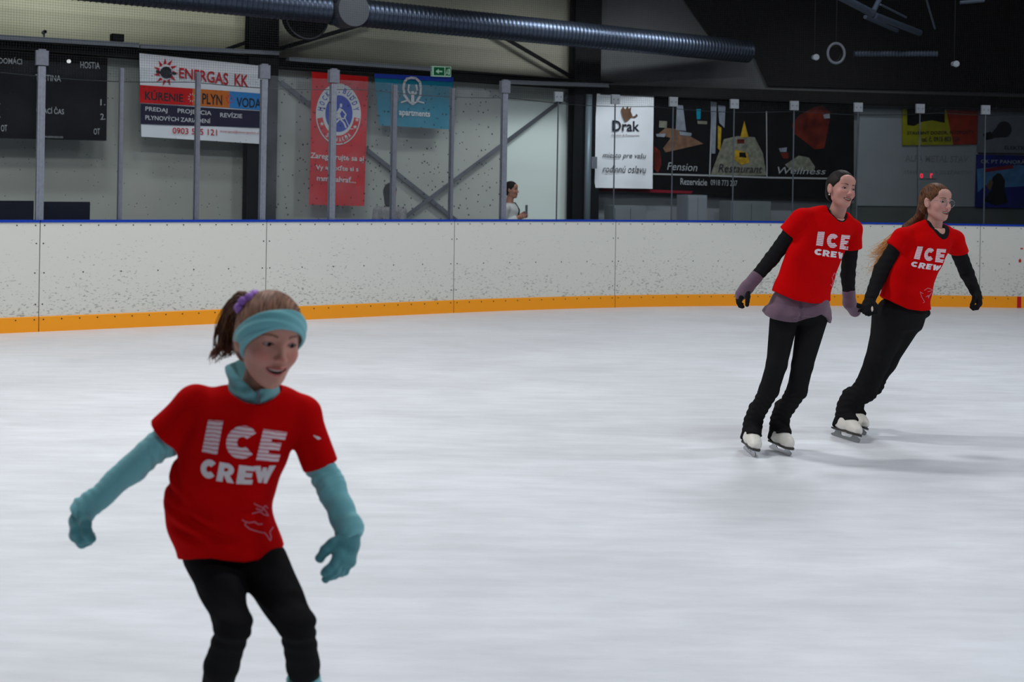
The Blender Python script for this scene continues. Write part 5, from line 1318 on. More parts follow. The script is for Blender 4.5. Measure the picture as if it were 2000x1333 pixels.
    line_print([[(1636, 529), (1631, 537), (1634, 545), (1628, 549), (1624, 560)], [(1625, 541), (1628, 552), (1633, 556)], [(1622, 556), (1626, 560), (1630, 552)], [(1630, 533), (1627, 540)]], 1.0, shirt, D - .35, o)
    # undershirt: neckband and sleeves
    us = arms(.006)
    colr = Pr(coreS(-.006, 4), nb - .2, nb + .1); inner = hole(-.012)
    def under(p):
        d = us[0].f(p)
        for q in us[1:]: d = smin(d, q.f(p), .01)
        d = d + .0012 * np.sin((p @ np.array([.5, .2, .9])) * 150)
        d = np.maximum(d, np.maximum(plane_cut(J(1471, 549, .0), J(1459, 562, 0) - elR)(p) * (p[:, 0] < J(1600, 500)[0]), -1)) if False else d
        cutR = plane_cut(J(1473, 547), wrR - elR)(p); cutL = plane_cut(J(1656, 579, .2), wrL - elL)(p); left = p[:, 0] < J(1600, 500)[0]
        d = np.where(left, smax(d, cutR, .002), smax(d, cutL, .002))
        c = smax(colr.f(p), -inner.f(p), .003)
        return smin(d, c, .004)
    lo = np.min([q.lo for q in us + [colr]], 0) - .03; hi = np.max([q.hi for q in us + [colr]], 0) + .03
    o = skin_mesh('undershirt', [(under, lo, hi, .0048)], M['tights'], t); o['label'] = 'black long-sleeved undershirt'
    # gloves: mauve with black fingers
    for (el, w_, hd, nm) in ((elR, wrR, hand(wrR, J(1441, 583, -.01) - wrR, (-.5, -.2, .8), (.4, -.9, 0), .165, (.55, .6, .7, .8), gr=.004), 'R'), (elL, wrL, hand(wrL, J(1676, 618, .31) - wrL, (-.6, -.6, .3), (.6, -.5, .3), .165, (.55, .55, .6, .6), gr=.004), 'L')):
        cuff = rc(w_ + (el - w_) * .38, w_, .040, .037, .02); dirh = hd[0]
        S = Solid([cuff, rc(w_, w_ + (J(1441, 583, -.01) - wrR if nm == 'R' else J(1676, 618, .31) - wrL) * 0.62, .037, .036, .02)] + [hd[0], hd[2]])
        g = sk('glove', S, .004, M['mauve'], t); g['label'] = 'mauve glove with black fingers'
        S2 = Solid([hd[1]] + hd[3:]); f2 = sk('fingers', S2, .0032, M['tights'], g, pad=.015)
    # shorts
    lgs = legs(.020); sh = [lgs[0], lgs[3], pelv(.022)] + [loft([(J(1560, 616, .0), .190, .138), (J(1562, 590), .164, .112), (J(1565, 562), .140, .098)], lat, .02),
          rc(hipR + (-.005, 0, .0), J(1523, 622, -.03), .088, .112, .03), rc(hipL + (0, 0, .0), J(1588, 620, .03), .088, .106, .02)]
    shem = hemcut([J(1480, 604), J(1487, 606), J(1500, 619), J(1525, 624), J(1550, 626), J(1556, 625), J(1575, 618), J(1596, 611), J(1608, 618), J(1618, 631), J(1630, 632)])
    wr2 = wrinkle(.005, 1, [((1, .2, .5), 42), ((.9, .1, -.6), 60)], 1.0)
    lsh = Solid(sh, lambda p, d: smax(smax(d + wr2(p) + .010 * np.exp(-((p[:, 0] - J(1554, 600)[0]) / .010) ** 2), shem(p), .003), p[:, 2] - J(1560, 566)[2], .01))
    o = sk('shorts', lsh, .005, M['mauve'], t)
    # leggings with covers over the boots
    lg = Solid(legs(.006) + [pelv(.010)] + cover(W1_) + cover(W2_), lambda p, d: covercut(p, d, [W1_, W2_]))
    lo, hi = lg.box(.03); zt = J(1560, 562)[2]
    o = skin_mesh('leggings', [(lambda p: smax(lg(p), p[:, 2] - zt, .01), lo, hi, .005)], M['tights'], t)
    return t

# =================================================================== SKATER 2 (glasses, long blond ponytail, leaning)
def skater_glasses():
    D = 7.85; J = lambda x, y, dz=0.0: P(x, y, D + dz)
    base = GP(1660, 858); t = thing('person', 'woman skater with glasses and long blond ponytail, leaning, red t-shirt and black trousers', 'person', (base[0], base[1], 0), 'adult skaters in red t-shirts')
    lat, fw = torso_basis(26)
    Rh = frame(30, 0, 5); s = 1.03; ho = J(1829, 395.5, -.02)
    hf, loc, world, eyes = head_fn(ho, Rh, s, open_=.0060, smile=.9)
    nb = J(1823, 447, 0); ntop = J(1828, 418, 0)
    shR, shL = J(1764, 465, -.05), J(1863, 469, .08)
    elR, wrR = J(1722, 528, -.02), J(1699, 585, -.12); elL, wrL = J(1888, 533, .24), J(1906, 572, .14)
    def stn(y, xl, xr, dep, dz=0.0): c = J((xl + xr) / 2, y, dz); return (c, (xr - xl) / 2 * D / F / math.cos(math.radians(18)), dep)
    WA = skate(t, (.42, -1), GP(1652, 862) + (.01, .06, 0), 1.02, 15, label='white figure skate boot carrying the leaning skater')
    WB = skate(t, (.36, -1), (GP(1655, 855)[0] + .085, D + .22, 0), 1.0, 17, label='white figure skate boot hidden behind the other')
    st = [stn(670, 1690, 1824, .135), stn(622, 1700, 1826, .135), stn(600, 1706, 1819, .132), stn(575, 1716, 1822.5, .125), stn(550, 1725, 1827, .120), stn(525, 1733, 1840, .116), stn(503, 1742, 1852, .115), stn(485, 1752, 1860, .112), stn(465, 1762, 1872, .098), stn(446, 1782, 1858, .07)]
    traps = lambda g: [rc(J(1811, 445), shR, .054 + g, .060 + g, .03), rc(J(1840, 451, .03), shL, .050 + g, .060 + g, .03)]
    coreS = lambda g, i=0: Solid([loft([(c, a + g, b + g) for c, a, b in st[i:]], lat, .03)] + traps(g))
    body_t = loft([(c, a - .03, b - .025) for c, a, b in st[4:]], lat, .02)
    pelv = rc(J(1748, 606, .02), J(1776, 606, .03), .09, .09, .04)
    neck = rc(nb + (0, 0, -.03), ntop, .050, .046, .02)
    arms = lambda g: [rc(shR, elR, .050 + g, .044 + g, .02), rc(elR, wrR, .044 + g, .030 + g, .015), rc(shL, elL, .048 + g, .040 + g, .02), rc(elL, wrL, .040 + g, .028 + g, .015)]
    hipA, knA, cfA, anA = J(1740, 628, .0), J(1713, 708, -.04), J(1690, 762, .03), WA((0, -.055, .22))
    hipB, knB, cfB, anB = J(1764, 628, .06), J(1728, 706, .10), J(1704, 752, .16), WB((0, -.055, .22))
    legs = lambda g: [rc(hipA, knA, .105 + g, .072 + g, .04), rc(knA, cfA, .071 + g, .070 + g, .02), rc(cfA, anA, .070 + g, .052 + g, .02),
                      rc(hipB, knB, .108 + g, .068 + g, .05), rc(knB, cfB, .064 + g, .060 + g, .04), rc(cfB, anB, .060 + g, .044 + g, .03)]
    clav = [rc(nb + (0, 0, -.04), shR, .05, .047, .03), rc(nb + (0, 0, -.04), shL, .05, .047, .03)]
    dR, dL = J(1683, 612, -.20) - wrR, J(1914, 596, .10) - wrL
    mkR = lambda g: hand(wrR, dR, (-.7, -.4, .5), (-.2, -.9, .2), .165, (.75, .8, .8, .8), gr=g); mkL = lambda g: hand(wrL, dL, (.8, -.2, .3), (-.4, -.9, 0), .175, (.8, .8, .85, .9), gr=g, tcurl=.9)
    body = Solid(coreS(-.012, 5).p + [body_t, neck, pelv] + clav + arms(0) + legs(-.008) + mkR(0) + mkL(0) + [rc(anA, WA((0, -.06, .12)), .034, .03), rc(anB, WB((0, -.06, .12)), .034, .03), rc(WA((0, -.06, .11)), WA((0, .07, .095)), .026, .022, .02), rc(WB((0, -.06, .11)), WB((0, .07, .095)), .026, .022, .02)])
    headS = Solid([Pr(hf, ho - .17, ho + .17, .0), Pr(neck.f, neck.lo, neck.hi, .022)])
    cz = nb[2] + .005
    fnB = lambda p: smax(body(p), p[:, 2] - cz, .0); fnH = lambda p: smax(headS(p), cz - .01 - p[:, 2], .0)
    lo, hi = body.box(.03)
    skin_mesh('body', [(fnB, lo, hi, .006), (fnH, ho - (.16, .16, .23), ho + .17, .0026)], M['skin'], t, skin_color(loc, srgb(190, 142, 130), srgb(172, 84, 86), srgb(92, 60, 46), srgb(200, 124, 122), smile=.9, open_=.006))
    eyes_teeth(t, Rh, s, world, eyes, (.2, -.05), smile=.9, open_=.006)
    # glasses
    g = thing_part('glasses', t)
    for ex in (-1, 1):
        c = world((ex * .033, .090, -.003)); ring = [c + (Rh[0] * math.cos(a) * .0245 + Rh[2] * math.sin(a) * .0225) * s for a in np.linspace(0, 2 * math.pi, 33)]
        mb = MB(); mb.tube(ring, .0011, 6, cap=False); mb.build('rim', M['steel'], g, True)
        vs = [c] + ring[:-1]; mk('lens', vs, [(0, i + 1, (i + 1) % 32 + 1) for i in range(32)], M['lens'], g)
        mb = MB(); mb.tube([world((ex * .057, .088, .002)), world((ex * .072, .06, .004)), world((ex * .083, .0, .004))], .0011, 6); mb.build('temple', M['steel'], g, True)
    mb = MB(); mb.tube([world((-.010, .0925, .001)), world((0, .095, .003)), world((.010, .0925, .001))], .0011, 6); mb.build('bridge', M['steel'], g, True)
    h = sk('hair', Solid([hair_solid(ho, Rh, s, .009, -.018, 1.10), rc(world((0, -.09, .01)), J(1797, 425, .12), .040, .030, .02), rc(J(1797, 425, .12), J(1772, 446, .13), .030, .036, .02)]), .0034, M['hair_auburn'], t); h['label'] = 'auburn hair combed back into a ponytail'
    p = strands('ponytail', [J(1797, 420, .12), J(1772, 446, .15), J(1752, 462, .16), J(1733, 482, .17), J(1712, 500, .17), J(1694, 492, .17)], 200, [.02, .03, .035, .05, .05, .06], .0034, M['hair_blond'], t, 3, .15, .02)
    p['label'] = 'blond ponytail flying out behind the arm'
    strands('ponytail', [J(1770, 450, .15), J(1745, 480, .17), J(1722, 515, .17), J(1702, 525, .17), J(1693, 535, .17)], 60, [.02, .035, .04, .04, .05], .0028, M['hair_blond'], t, 5, .15, .025)
    strands('ponytail', [J(1765, 455, .15), J(1738, 490, .16), J(1716, 530, .16), J(1702, 552, .17)], 26, [.02, .03, .03, .03], .0024, M['hair_blond'], t, 9, .15, .02)
    # t-shirt
    hem = hemcut([J(1690, 566), J(1716, 577), J(1738, 590), J(1760, 600), J(1790, 605), J(1817, 605.5), J(1860, 603)])
    slv = [rc(shR, J(1746, 492, -.05), .066, .074, .03), rc(shL, J(1872, 492, .13), .064, .062, .03)]
    cR = plane_cut(J(1750, 489, -.05), (J(1722, 528) - J(1763, 468)) * (1, 0, 1) + (-.05, 0, 0)); cL = plane_cut(J(1869, 493, .13), (J(1880, 520) - J(1866, 474)) * (1, 0, 1) + (-.02, .05, 0))
    hole = lambda g: ell(J(1827, 434) + fw * .05, np.array([lat, fw, (0, 0, 1)]), (.080 + g, .11, .108 + g)); neckhole = hole(0)
    wr = wrinkle(.0042, 1, [((.5, .2, 1.0), 36), ((.9, .3, -.5), 22), ((.3, 0, 1.0), 58)], 2)
    core = coreS(0)
    def shirt(p):
        d = smax(core(p) + wr(p), hem(p), .004)
        d = smin(d, smax(slv[0].f(p) + .6 * wr(p), cR(p), .004), .022); d = smin(d, smax(slv[1].f(p) + .6 * wr(p), cL(p), .004), .022)
        return smax(d, -neckhole.f(p), .004)
    lo, hi = core.box(.09); o = skin_mesh('t_shirt', [(shirt, lo, hi, .0048)], M['shirt'], t); o['label'] = 'red t-shirt with white ICE CREW print'
    for ch, c4 in (('I', [(1792, 481.4), (1803, 482), (1796, 507.5), (1784.6, 506)]), ('C', [(1807.7, 484), (1826, 485), (1822.5, 511), (1803, 509)]), ('E', [(1830, 486), (1848, 487), (1844, 514), (1826, 512.4)])):
        letter(ch, c4, shirt, D - .35, M['print_ice'], o, stripes=True)
    for ch, c4 in (('C', [(1780.5, 510.8), (1794, 512.2), (1792, 522.8), (1779, 520.7)]), ('R', [(1797, 513), (1809.5, 514.6), (1806, 525.8), (1792.5, 524)]), ('E', [(1811, 515.2), (1822, 516.5), (1817.5, 527), (1807.5, 526)]), ('W', [(1823, 517), (1841.5, 519), (1832.5, 529), (1820.5, 528)])):
        letter(ch, c4, shirt, D - .35, M['print'], o)
    line_print([[(1797, 570), (1800, 580), (1806, 590), (1803, 592)], [(1798, 571), (1803, 574)], [(1805, 568), (1812, 563), (1821, 566), (1822, 568), (1812, 570)], [(1808, 580), (1815, 577), (1813, 582), (1818, 574), (1820, 572)], [(1812, 577), (1814, 583)]], 1.0, shirt, D - .35, o)
    us = arms(.006); colr = Pr(coreS(-.006, 5), nb - .2, nb + .1); inner = hole(-.034)
    def under(p):
        d = us[0].f(p)
        for q in us[1:]: d = smin(d, q.f(p), .012)
        c = smax(colr.f(p), -inner.f(p), .003)
        return smin(d + .0012 * np.sin(p[:, 2] * 140), c, .004)
    lo = np.min([q.lo for q in us + [colr]], 0) - .03; hi = np.max([q.hi for q in us + [colr]], 0) + .03
    o = skin_mesh('undershirt', [(under, lo, hi, .005)], M['tights'], t); o['label'] = 'black long-sleeved undershirt'
    for hd in (mkR(.0045), mkL(.0045)):
        o = sk('glove', Solid(hd), .0035, M['tights'], t); o['label'] = 'black knitted glove'
    lg = Solid(legs(.004) + [loft([(J(1753, 640, .02), .150, .13), (J(1758, 612, .02), .185, .142), (J(1768, 585, .02), .155, .118)], lat, .05),
                             ell(J(1803, 611, .06), np.eye(3), (.045, .05, .035), .02)] + cover(WA) + cover(WB), lambda p, d: covercut(p, d, [WA, WB]))
    lo, hi = lg.box(.03); top = J(1760, 582)[2]
    o = skin_mesh('trousers', [(lambda p: smax(lg(p), p[:, 2] - top, .01), lo, hi, .0052)], M['tights'], t); o['label'] = 'black skating trousers'
    return t
def thing_part(name, parent):
    o = bpy.data.objects.new(name, None); COL.objects.link(o); o.parent = parent; o['_base'] = parent['_base']; o.empty_display_size = .05; return o

# =================================================================== GIRL in front
def girl():
    D = 3.10; J = lambda x, y, dz=0.0: P(x, y, D + dz)
    base = GP(500, 1592); t = thing('person', 'young girl skater in front with turquoise headband, gloves and sleeves under a red t-shirt', 'person', (base[0], base[1], 0))
    lat, fw = torso_basis(16)
    Rh = frame(33, -7, 7); s = .965; ho = J(526, 662, -.06)
    hf, loc, world, eyes = head_fn(ho, Rh, s, child=True, open_=.0042, smile=1.05)
    nb = J(497, 775, .0); ntop = J(508, 725, -.0)
    shR, shL = J(382, 792, -.02), J(590, 812, .04)
    elR, wrR = J(258, 915, -.02), J(161, 999, -.06); elL, wrL = J(647, 955, .0), J(685, 1052, -.08)
    def stn(y, xl, xr, dep, dz=0.0): c = J((xl + xr) / 2, y, dz); return (c, (xr - xl) / 2 * D / F / math.cos(math.radians(10)), dep)
    WR_ = skate(t, (-.10, -1), GP(388, 1592) + (0, .06, 0), .86, -3, label='white figure skate boot of the bent leg')
    WL_ = skate(t, (.12, -1), GP(598, 1592) + (0, .06, 0), .86, 0, label='white figure skate boot of the girl')
    st = [stn(1170, 358, 560, .112, .02), stn(1105, 358, 558, .112, .02), stn(1075, 349, 553, .108, .02), stn(1045, 337, 543, .105, .015), stn(1015, 329, 534, .103, .01), stn(985, 327, 527, .100, .0), stn(955, 329, 538, .098), stn(925, 336, 552, .098),
          stn(895, 346, 560, .098), stn(865, 358, 572, .096), stn(830, 362, 590, .092), stn(800, 372, 596, .085), stn(775, 395, 590, .070), stn(755, 430, 560, .055)]
    body_t = loft([(c, a - .03, b - .026) for c, a, b in st[4:]], lat, .02); pelv = lambda g: rc(J(425, 1058, .02), J(480, 1062, .02), .064 + g, .062 + g, .03)
    neck = rc(nb, ntop, .040, .036, .02)
    mR, mL = J(322, 862, -.02), J(624, 905, .03); arms = lambda g: [rc(shR, mR, .024 + g, .022 + g, .02), rc(mR, elR, .022 + g, .022 + g, .02), rc(elR, wrR, .022 + g, .019 + g, .012), rc(shL, mL, .024 + g, .022 + g, .02), rc(mL, elL, .022 + g, .022 + g, .02), rc(elL, wrL, .022 + g, .019 + g, .012)]
    hipR, hipL, knR, knL = J(408, 1080, .03), J(512, 1104, .02), J(457, 1222, -.16), J(580, 1220, -.18)
    anR, anL = WR_((0, -.055, .215)), WL_((0, -.055, .215))
    cfR, cfL = J(433, 1300, -.10), J(592, 1300, -.10)
    legs = lambda g: [rc(hipR, knR, .062 + g, .037 + g, .02), rc(knR, cfR, .037 + g, .037 + g, .012), rc(cfR, anR, .037 + g, .029 + g, .012),
                      rc(hipL, knL, .062 + g, .038 + g, .02), rc(knL, cfL, .037 + g, .035 + g, .012), rc(cfL, anL, .034 + g, .029 + g, .012)]
    dR, dL = J(146, 1050, -.09) - wrR, J(668, 1105, -.13) - wrL
    mkR = lambda g: hand(wrR, dR, (-.75, -.15, .3), (.2, -.95, -.1), .130, (.95, 1.0, 1.0, 1.0), gr=g, tcurl=.9); mkL = lambda g: hand(wrL, dL, (.75, -.5, .25), (-.7, -.6, .0), .135, (.30, .34, .45, .55), gr=g, tcurl=.5)
    clav = [rc(nb + (0, 0, -.02), shR, .036, .036, .03), rc(nb + (0, 0, -.02), shL, .036, .036, .03)]
    body = Solid([body_t, neck] + clav + arms(0) + legs(-.004) + mkR(0) + mkL(0) + [pelv(0), rc(anR, WR_((0, -.05, .11)), .026, .024), rc(anL, WL_((0, -.05, .11)), .026, .024), rc(WR_((0, -.05, .11)), WR_((0, .07, .095)), .024, .02, .02), rc(WL_((0, -.05, .11)), WL_((0, .07, .095)), .024, .02, .02)])
    headS = Solid([Pr(hf, ho - .17, ho + .17, .0), Pr(neck.f, neck.lo, neck.hi, .02)])
    cz = nb[2] + .004
    fnB = lambda p: smax(body(p), p[:, 2] - cz, .0); fnH = lambda p: smax(headS(p), cz - .008 - p[:, 2], .0)
    lo, hi = body.box(.03)
    skin_mesh('body', [(fnB, lo, hi, .0055), (fnH, ho - (.14, .15, .19), ho + .145, .0019)], M['skin'], t, skin_color(loc, srgb(196, 140, 124), srgb(182, 92, 92), srgb(120, 78, 62), srgb(205, 118, 108), True, .0042, 1.05))
    eyes_teeth(t, Rh, s, world, eyes, (.12, -.08), smile=1.05, open_=.0042)
    h = sk('hair', Solid([hair_solid(ho, Rh, s, .010, -.03, 1.0)]), .0028, M['hair_girl'], t); h['label'] = 'light brown hair pulled tight'
    tie = world((-.052, -.060, .080))
    mb = MB(); ax = (world((-.05, -.11, .135)) - world((0, -.06, .08))); ax /= np.linalg.norm(ax); u_ = np.cross(ax, (1, 0, 0)); u_ /= np.linalg.norm(u_); v_ = np.cross(ax, u_)
    rg = np.random.default_rng(4); ring = []; rr = []
    for i in range(49):
        a = 2 * math.pi * i / 48; r_ = .028 + .003 * math.sin(a * 9); ring.append(tie + (u_ * math.cos(a) + v_ * math.sin(a)) * r_ + ax * .003 * math.sin(a * 7)); rr.append(.010 + .0025 * math.sin(a * 11))
    mb.tube(ring, rr, 10, cap=False); o = mb.build('hair_tie', M['scrunchie'], t, True); o['label'] = 'lilac satin hair tie'
    Pt = [tie, tie + ax * .03 + (0, .02, 0), J(447, 618, .05), J(438, 655, .06), J(446, 680, .06), J(432, 690, .06), J(416, 706, .05)]
    p = strands('ponytail', Pt, 170, [.014, .02, .026, .032, .03, .02, .014], .0034, M['hair_auburn'], t, 11, .2, .006); p['label'] = 'reddish brown ponytail hanging behind the head'
    strands('ponytail', [tie, J(455, 610, .03), J(448, 650, .05), J(452, 690, .06)], 140, [.014, .022, .028, .02], .0036, M['hair_auburn'], t, 12, .3, .004)
    strands('ponytail', [J(440, 672, .06), J(424, 684, .06), J(414, 696, .06), J(421, 712, .05)], 40, [.012, .012, .012, .008], .0022, M['hair_girl'], t, 13, .2, .006)
    # headband
    I = np.eye(3); E1 = ell((0, -.012, .026), I, (.0835, .103, .098))
    def band(w):
        p_ = ((w - ho) @ Rh.T) / s; d = E1.f(p_); d = np.abs(d - .0035) - .0042
        q = p_[:, 2] - (-.008 + .95 * p_[:, 1])
        half = .034
        d = d - .0016 * np.sin((q + p_[:, 0] * .35) * 190)
        return smax(d, (np.abs(q) - half) * .85, .004) * s
    o = skin_mesh('headband', [(band, ho - .14, ho + .14, .0026)], M['mint'], t); o['label'] = 'turquoise knitted headband'
    # t-shirt
    hem = hemcut([J(330, 1094), J(350, 1088), J(372, 1080), J(400, 1073), J(430, 1070), J(460, 1076), J(490, 1082), J(520, 1082), J(553, 1076), J(600, 1072)])
    slv = [rc(shR, J(327, 850, -.02), .050, .053, .03), rc(shL, J(624, 905, .03), .048, .045, .03)]
    a, b = J(326, 851, -.02), J(626, 911, .03)
    dA = (J(326, 851) - J(388, 790)); dB = (J(628, 912) - J(600, 830))
    cR = plane_cut(a, dA + (-.01, 0, -.01)); cL = plane_cut(b, dB + (-.0, 0, 0))
    neckhole = ell(nb + fw * .018 + (0, 0, .030), np.array([lat, fw, (0, 0, 1)]), (.066, .066, .056))
    wr = wrinkle(.0034, 1, [((.6, .2, 1.0), 40), ((.9, .3, -.5), 26), ((.4, 0, 1.0), 70)], .5)
    cr = [(J(345, 965), J(480, 1050), .010, .011), (J(335, 935), J(400, 985), .008, .010), (J(352, 1010), J(430, 1040), .006, .012), (J(540, 1000), J(470, 975), .005, .012), (J(352, 880), J(372, 960), .006, .010)]
    def creases(p):
        r = 0
        for a_, b_, am, wd in cr:
            d_ = b_ - a_; t_ = np.clip(((p - a_) * (1, 0, 1)) @ d_ / (d_ @ d_), 0, 1); q = (p - a_ - t_[:, None] * d_) * (1, 0, 1); bow = .010 * np.sin(t_ * 3.1)
            dist = np.sqrt((q * q).sum(1)); r = r + am * np.exp(-((dist - 0) / wd) ** 2) * np.sin(np.pi * np.clip(t_ * .9 + .1, 0, 1)) * (p[:, 1] < D) - am * .6 * np.exp(-((dist - wd * 1.9) / wd) ** 2) * np.sin(np.pi * np.clip(t_ * .9 + .1, 0, 1)) * (p[:, 1] < D)
        return r
    core = Solid([loft(st, lat, .03), rc(nb + (0, 0, -.03), shR, .040, .045, .03), rc(nb + (0, 0, -.03), shL, .040, .044, .03)])
    def shirt(p):
        d = smax(core(p) + wr(p) + creases(p), hem(p), .003)
        d = smin(d, smax(slv[0].f(p) + .5 * wr(p), cR(p), .003), .02); d = smin(d, smax(slv[1].f(p) + .5 * wr(p), cL(p), .003), .02)
        return smax(d, -neckhole.f(p), .003)
    lo, hi = core.box(.08); o = skin_mesh('t_shirt', [(shirt, lo, hi, .0032)], M['shirt'], t); o['label'] = 'red t-shirt with white ICE CREW print'
    for ch, c4 in (('I', [(406.5, 821), (436, 822.6), (424, 888.7), (394, 884)]), ('C', [(447, 829), (506, 835), (495, 900), (437, 893.5)]), ('E', [(514.5, 838.7), (561, 845), (543.5, 903), (500, 900)])):
        letter(ch, c4, shirt, D - .25, M['print_ice'], o, 5, .0016, True)
    for ch, c4 in (('C', [(393, 897), (424, 899.5), (420, 937), (391, 933)]), ('R', [(429, 903), (459, 908), (457, 945), (422, 940)]), ('E', [(467, 909), (499, 912.5), (492, 947), (461, 946)]), ('W', [(496, 911), (539, 910), (525, 945), (500, 943)])):
        letter(ch, c4, shirt, D - .25, M['print'], o, 5, .0016)
    line_print([[(473, 1016), (481, 1021), (478, 1026), (488, 1034), (497, 1037), (507, 1040), (518, 1042), (523, 1049), (528, 1057), (530, 1050), (527, 1040), (534, 1030)], [(481, 1020), (487, 1022), (497, 1020), (505, 1025), (513, 1024)], [(496, 984), (505, 989), (513, 992), (520, 1000), (524, 1008), (516, 1006), (508, 1000), (492, 1004)], [(500, 994), (512, 998), (518, 988), (524, 994)]], 2.0, shirt, D - .25, o)
    line_print([[(613, 851), (621, 858), (626, 857), (618, 853)]], 2.5, shirt, D - .25, o, M['print'])
    # fleece jacket: sleeves and zipped collar
    us = [rc(shR, J(322, 862, -.02), .032, .038, .02), rc(J(322, 862, -.02), elR, .038, .035, .02), rc(elR, J(172, 990, -.05), .034, .030, .02), rc(J(172, 990, -.05), J(150, 1012, -.07), .031, .034, .01),
          rc(shL, J(624, 905, .03), .032, .036, .02), rc(J(624, 905, .03), elL, .037, .036, .02), rc(elL, J(680, 1030, -.06), .036, .034, .02), rc(J(680, 1030, -.06), J(685, 1052, -.08), .034, .035, .02)]
    axR, axL = (wrR - elR) / np.linalg.norm(wrR - elR), (wrL - elL) / np.linalg.norm(wrL - elL)
    def jacket(p):
        d = us[0].f(p)
        for q in us[1:]: d = smin(d, q.f(p), .012)
        left = p[:, 0] < J(450, 900)[0]; sa = np.where(left, p @ axR, p @ axL); cr_ = np.where(left, p[:, 2] * .8 - p[:, 0] * .6, p[:, 0]) 
        amp = .55 + .45 * np.sin(sa * 19 + cr_ * 14); fold = .0024 * amp * np.sin(sa * 150 + 5.0 * np.sin(cr_ * 24 + 1) + 3.2 * np.sin(sa * 27 + cr_ * 11)) + .0018 * np.sin(sa * 62 + cr_ * 46 + 2 * np.sin(p[:, 1] * 30)) + .0012 * amp * np.sin(sa * 290 + 6 * np.sin(cr_ * 31) + 4 * np.sin(p[:, 1] * 40))
        d = d + fold
        d = np.where(left, smax(d, plane_cut(J(150, 1010, -.07), axR)(p), .003), smax(d, plane_cut(J(687, 1058, -.08), axL + np.array([.35, 0, -.2]))(p), .003))
        return d
    lo = np.min([q.lo for q in us], 0) - .03; hi = np.max([q.hi for q in us], 0) + .03
    xm = J(450, 900)[0]
    for a_, b_ in ((lo, np.array([xm, hi[1], hi[2]])), (np.array([xm, lo[1], lo[2]]), hi)):
        jk = skin_mesh('jacket_sleeve', [(jacket, a_, b_, .0033)], M['mint'], t); jk['label'] = 'turquoise fleece sleeve'
    col_st = [(J(500, 800, -.01), .040, .040), (J(499, 785, -.01), .054, .052), (J(498, 765, -.005), .062, .058), (J(496, 745, .0), .066, .060), (J(494, 722, .005), .066, .060), (J(490, 706, .01), .064, .058)]
    co = loft(col_st, lat, .02); ci = loft([(c + (0, 0, .02), a_ - .010, b_ - .010) for c, a_, b_ in col_st[1:]] + [(J(490, 690, .01), .056, .05)], lat, .02, cap=.004)
    rim = hemcut([J(430, 706), J(449, 703), J(470, 725), J(490, 742), J(506, 758), J(516, 754), J(540, 752), J(556, 756), J(600, 750)])
    def collar(p):
        d = co.f(p) + .003 * np.sin(p[:, 2] * 150 + 3 * np.sin(p[:, 0] * 35)); d = smax(d, -ci.f(p), .003)
        front = (p - nb) @ fw; lim = rim(p)
        bk = np.clip((-.0 - front) / .03, 0, 1); return smax(d, -lim - bk * .012, .003)
    c_ = skin_mesh('jacket_collar', [(collar, co.lo - .02, co.hi + .02, .0026)], M['mint'], t); c_['label'] = 'turquoise zipped fleece collar'
    zp = onto(collar, [501, 507, 508, 509, 503, 502], [759, 759, 772, 790, 790, 772], D - .2, .003)
    mk('zip', zp, [(0, 1, 2, 5), (5, 2, 3, 4)], M['alu'], c_)
    zq = onto(collar, [504.5], [772], D - .2, .004)[0]; mb = MB(); mb.box(zq - (.003, .002, .012), (.006, 0, 0), (0, .003, 0), (0, 0, .022)); mb.build('zip_pull', M['alu'], c_)
    for hd, nm in ((mkR(.006), 'clenched'), (mkL(.006), 'open')):
        o = sk('glove', Solid(hd, lambda p, d: d + .0012 * np.sin(p[:, 2] * 160 + p[:, 0] * 90)), .0028, M['mintglove'], t, pad=.02); o['label'] = 'turquoise glove on the ' + nm + ' hand'
    # leggings
    def lw(p, d):
        kn = np.exp(-(((p[:, 2] - knR[2]) / .07) ** 2)); return d + (.0022 * np.sin(p[:, 2] * 170 + 30 * p[:, 0]) * kn)
    lg = Solid(legs(.0045) + [pelv(.006)], lw)
    lo, hi = lg.box(.03); zt = J(450, 1022)[2]; zb = J(590, 1327, -.08)[2]
    def lgf(p): return smax(smax(lg(p), p[:, 2] - zt, .01), np.where(p[:, 0] > J(500, 1300)[0], zb - p[:, 2], .25 - p[:, 2]), .003)
    o = skin_mesh('leggings', [(lgf, lo, hi, .004)], M['tights'], t)
    sk('leg_warmer', Solid([rc(J(591, 1318, -.09), anL + (0, .0, .02), .040, .046, .02)], lambda p, d: smax(d + .0015 * np.sin(p[:, 2] * 200), p[:, 2] - zb - .004, .004)), .0035, M['mint'], t)['label'] = 'turquoise leg warmer'
    return t

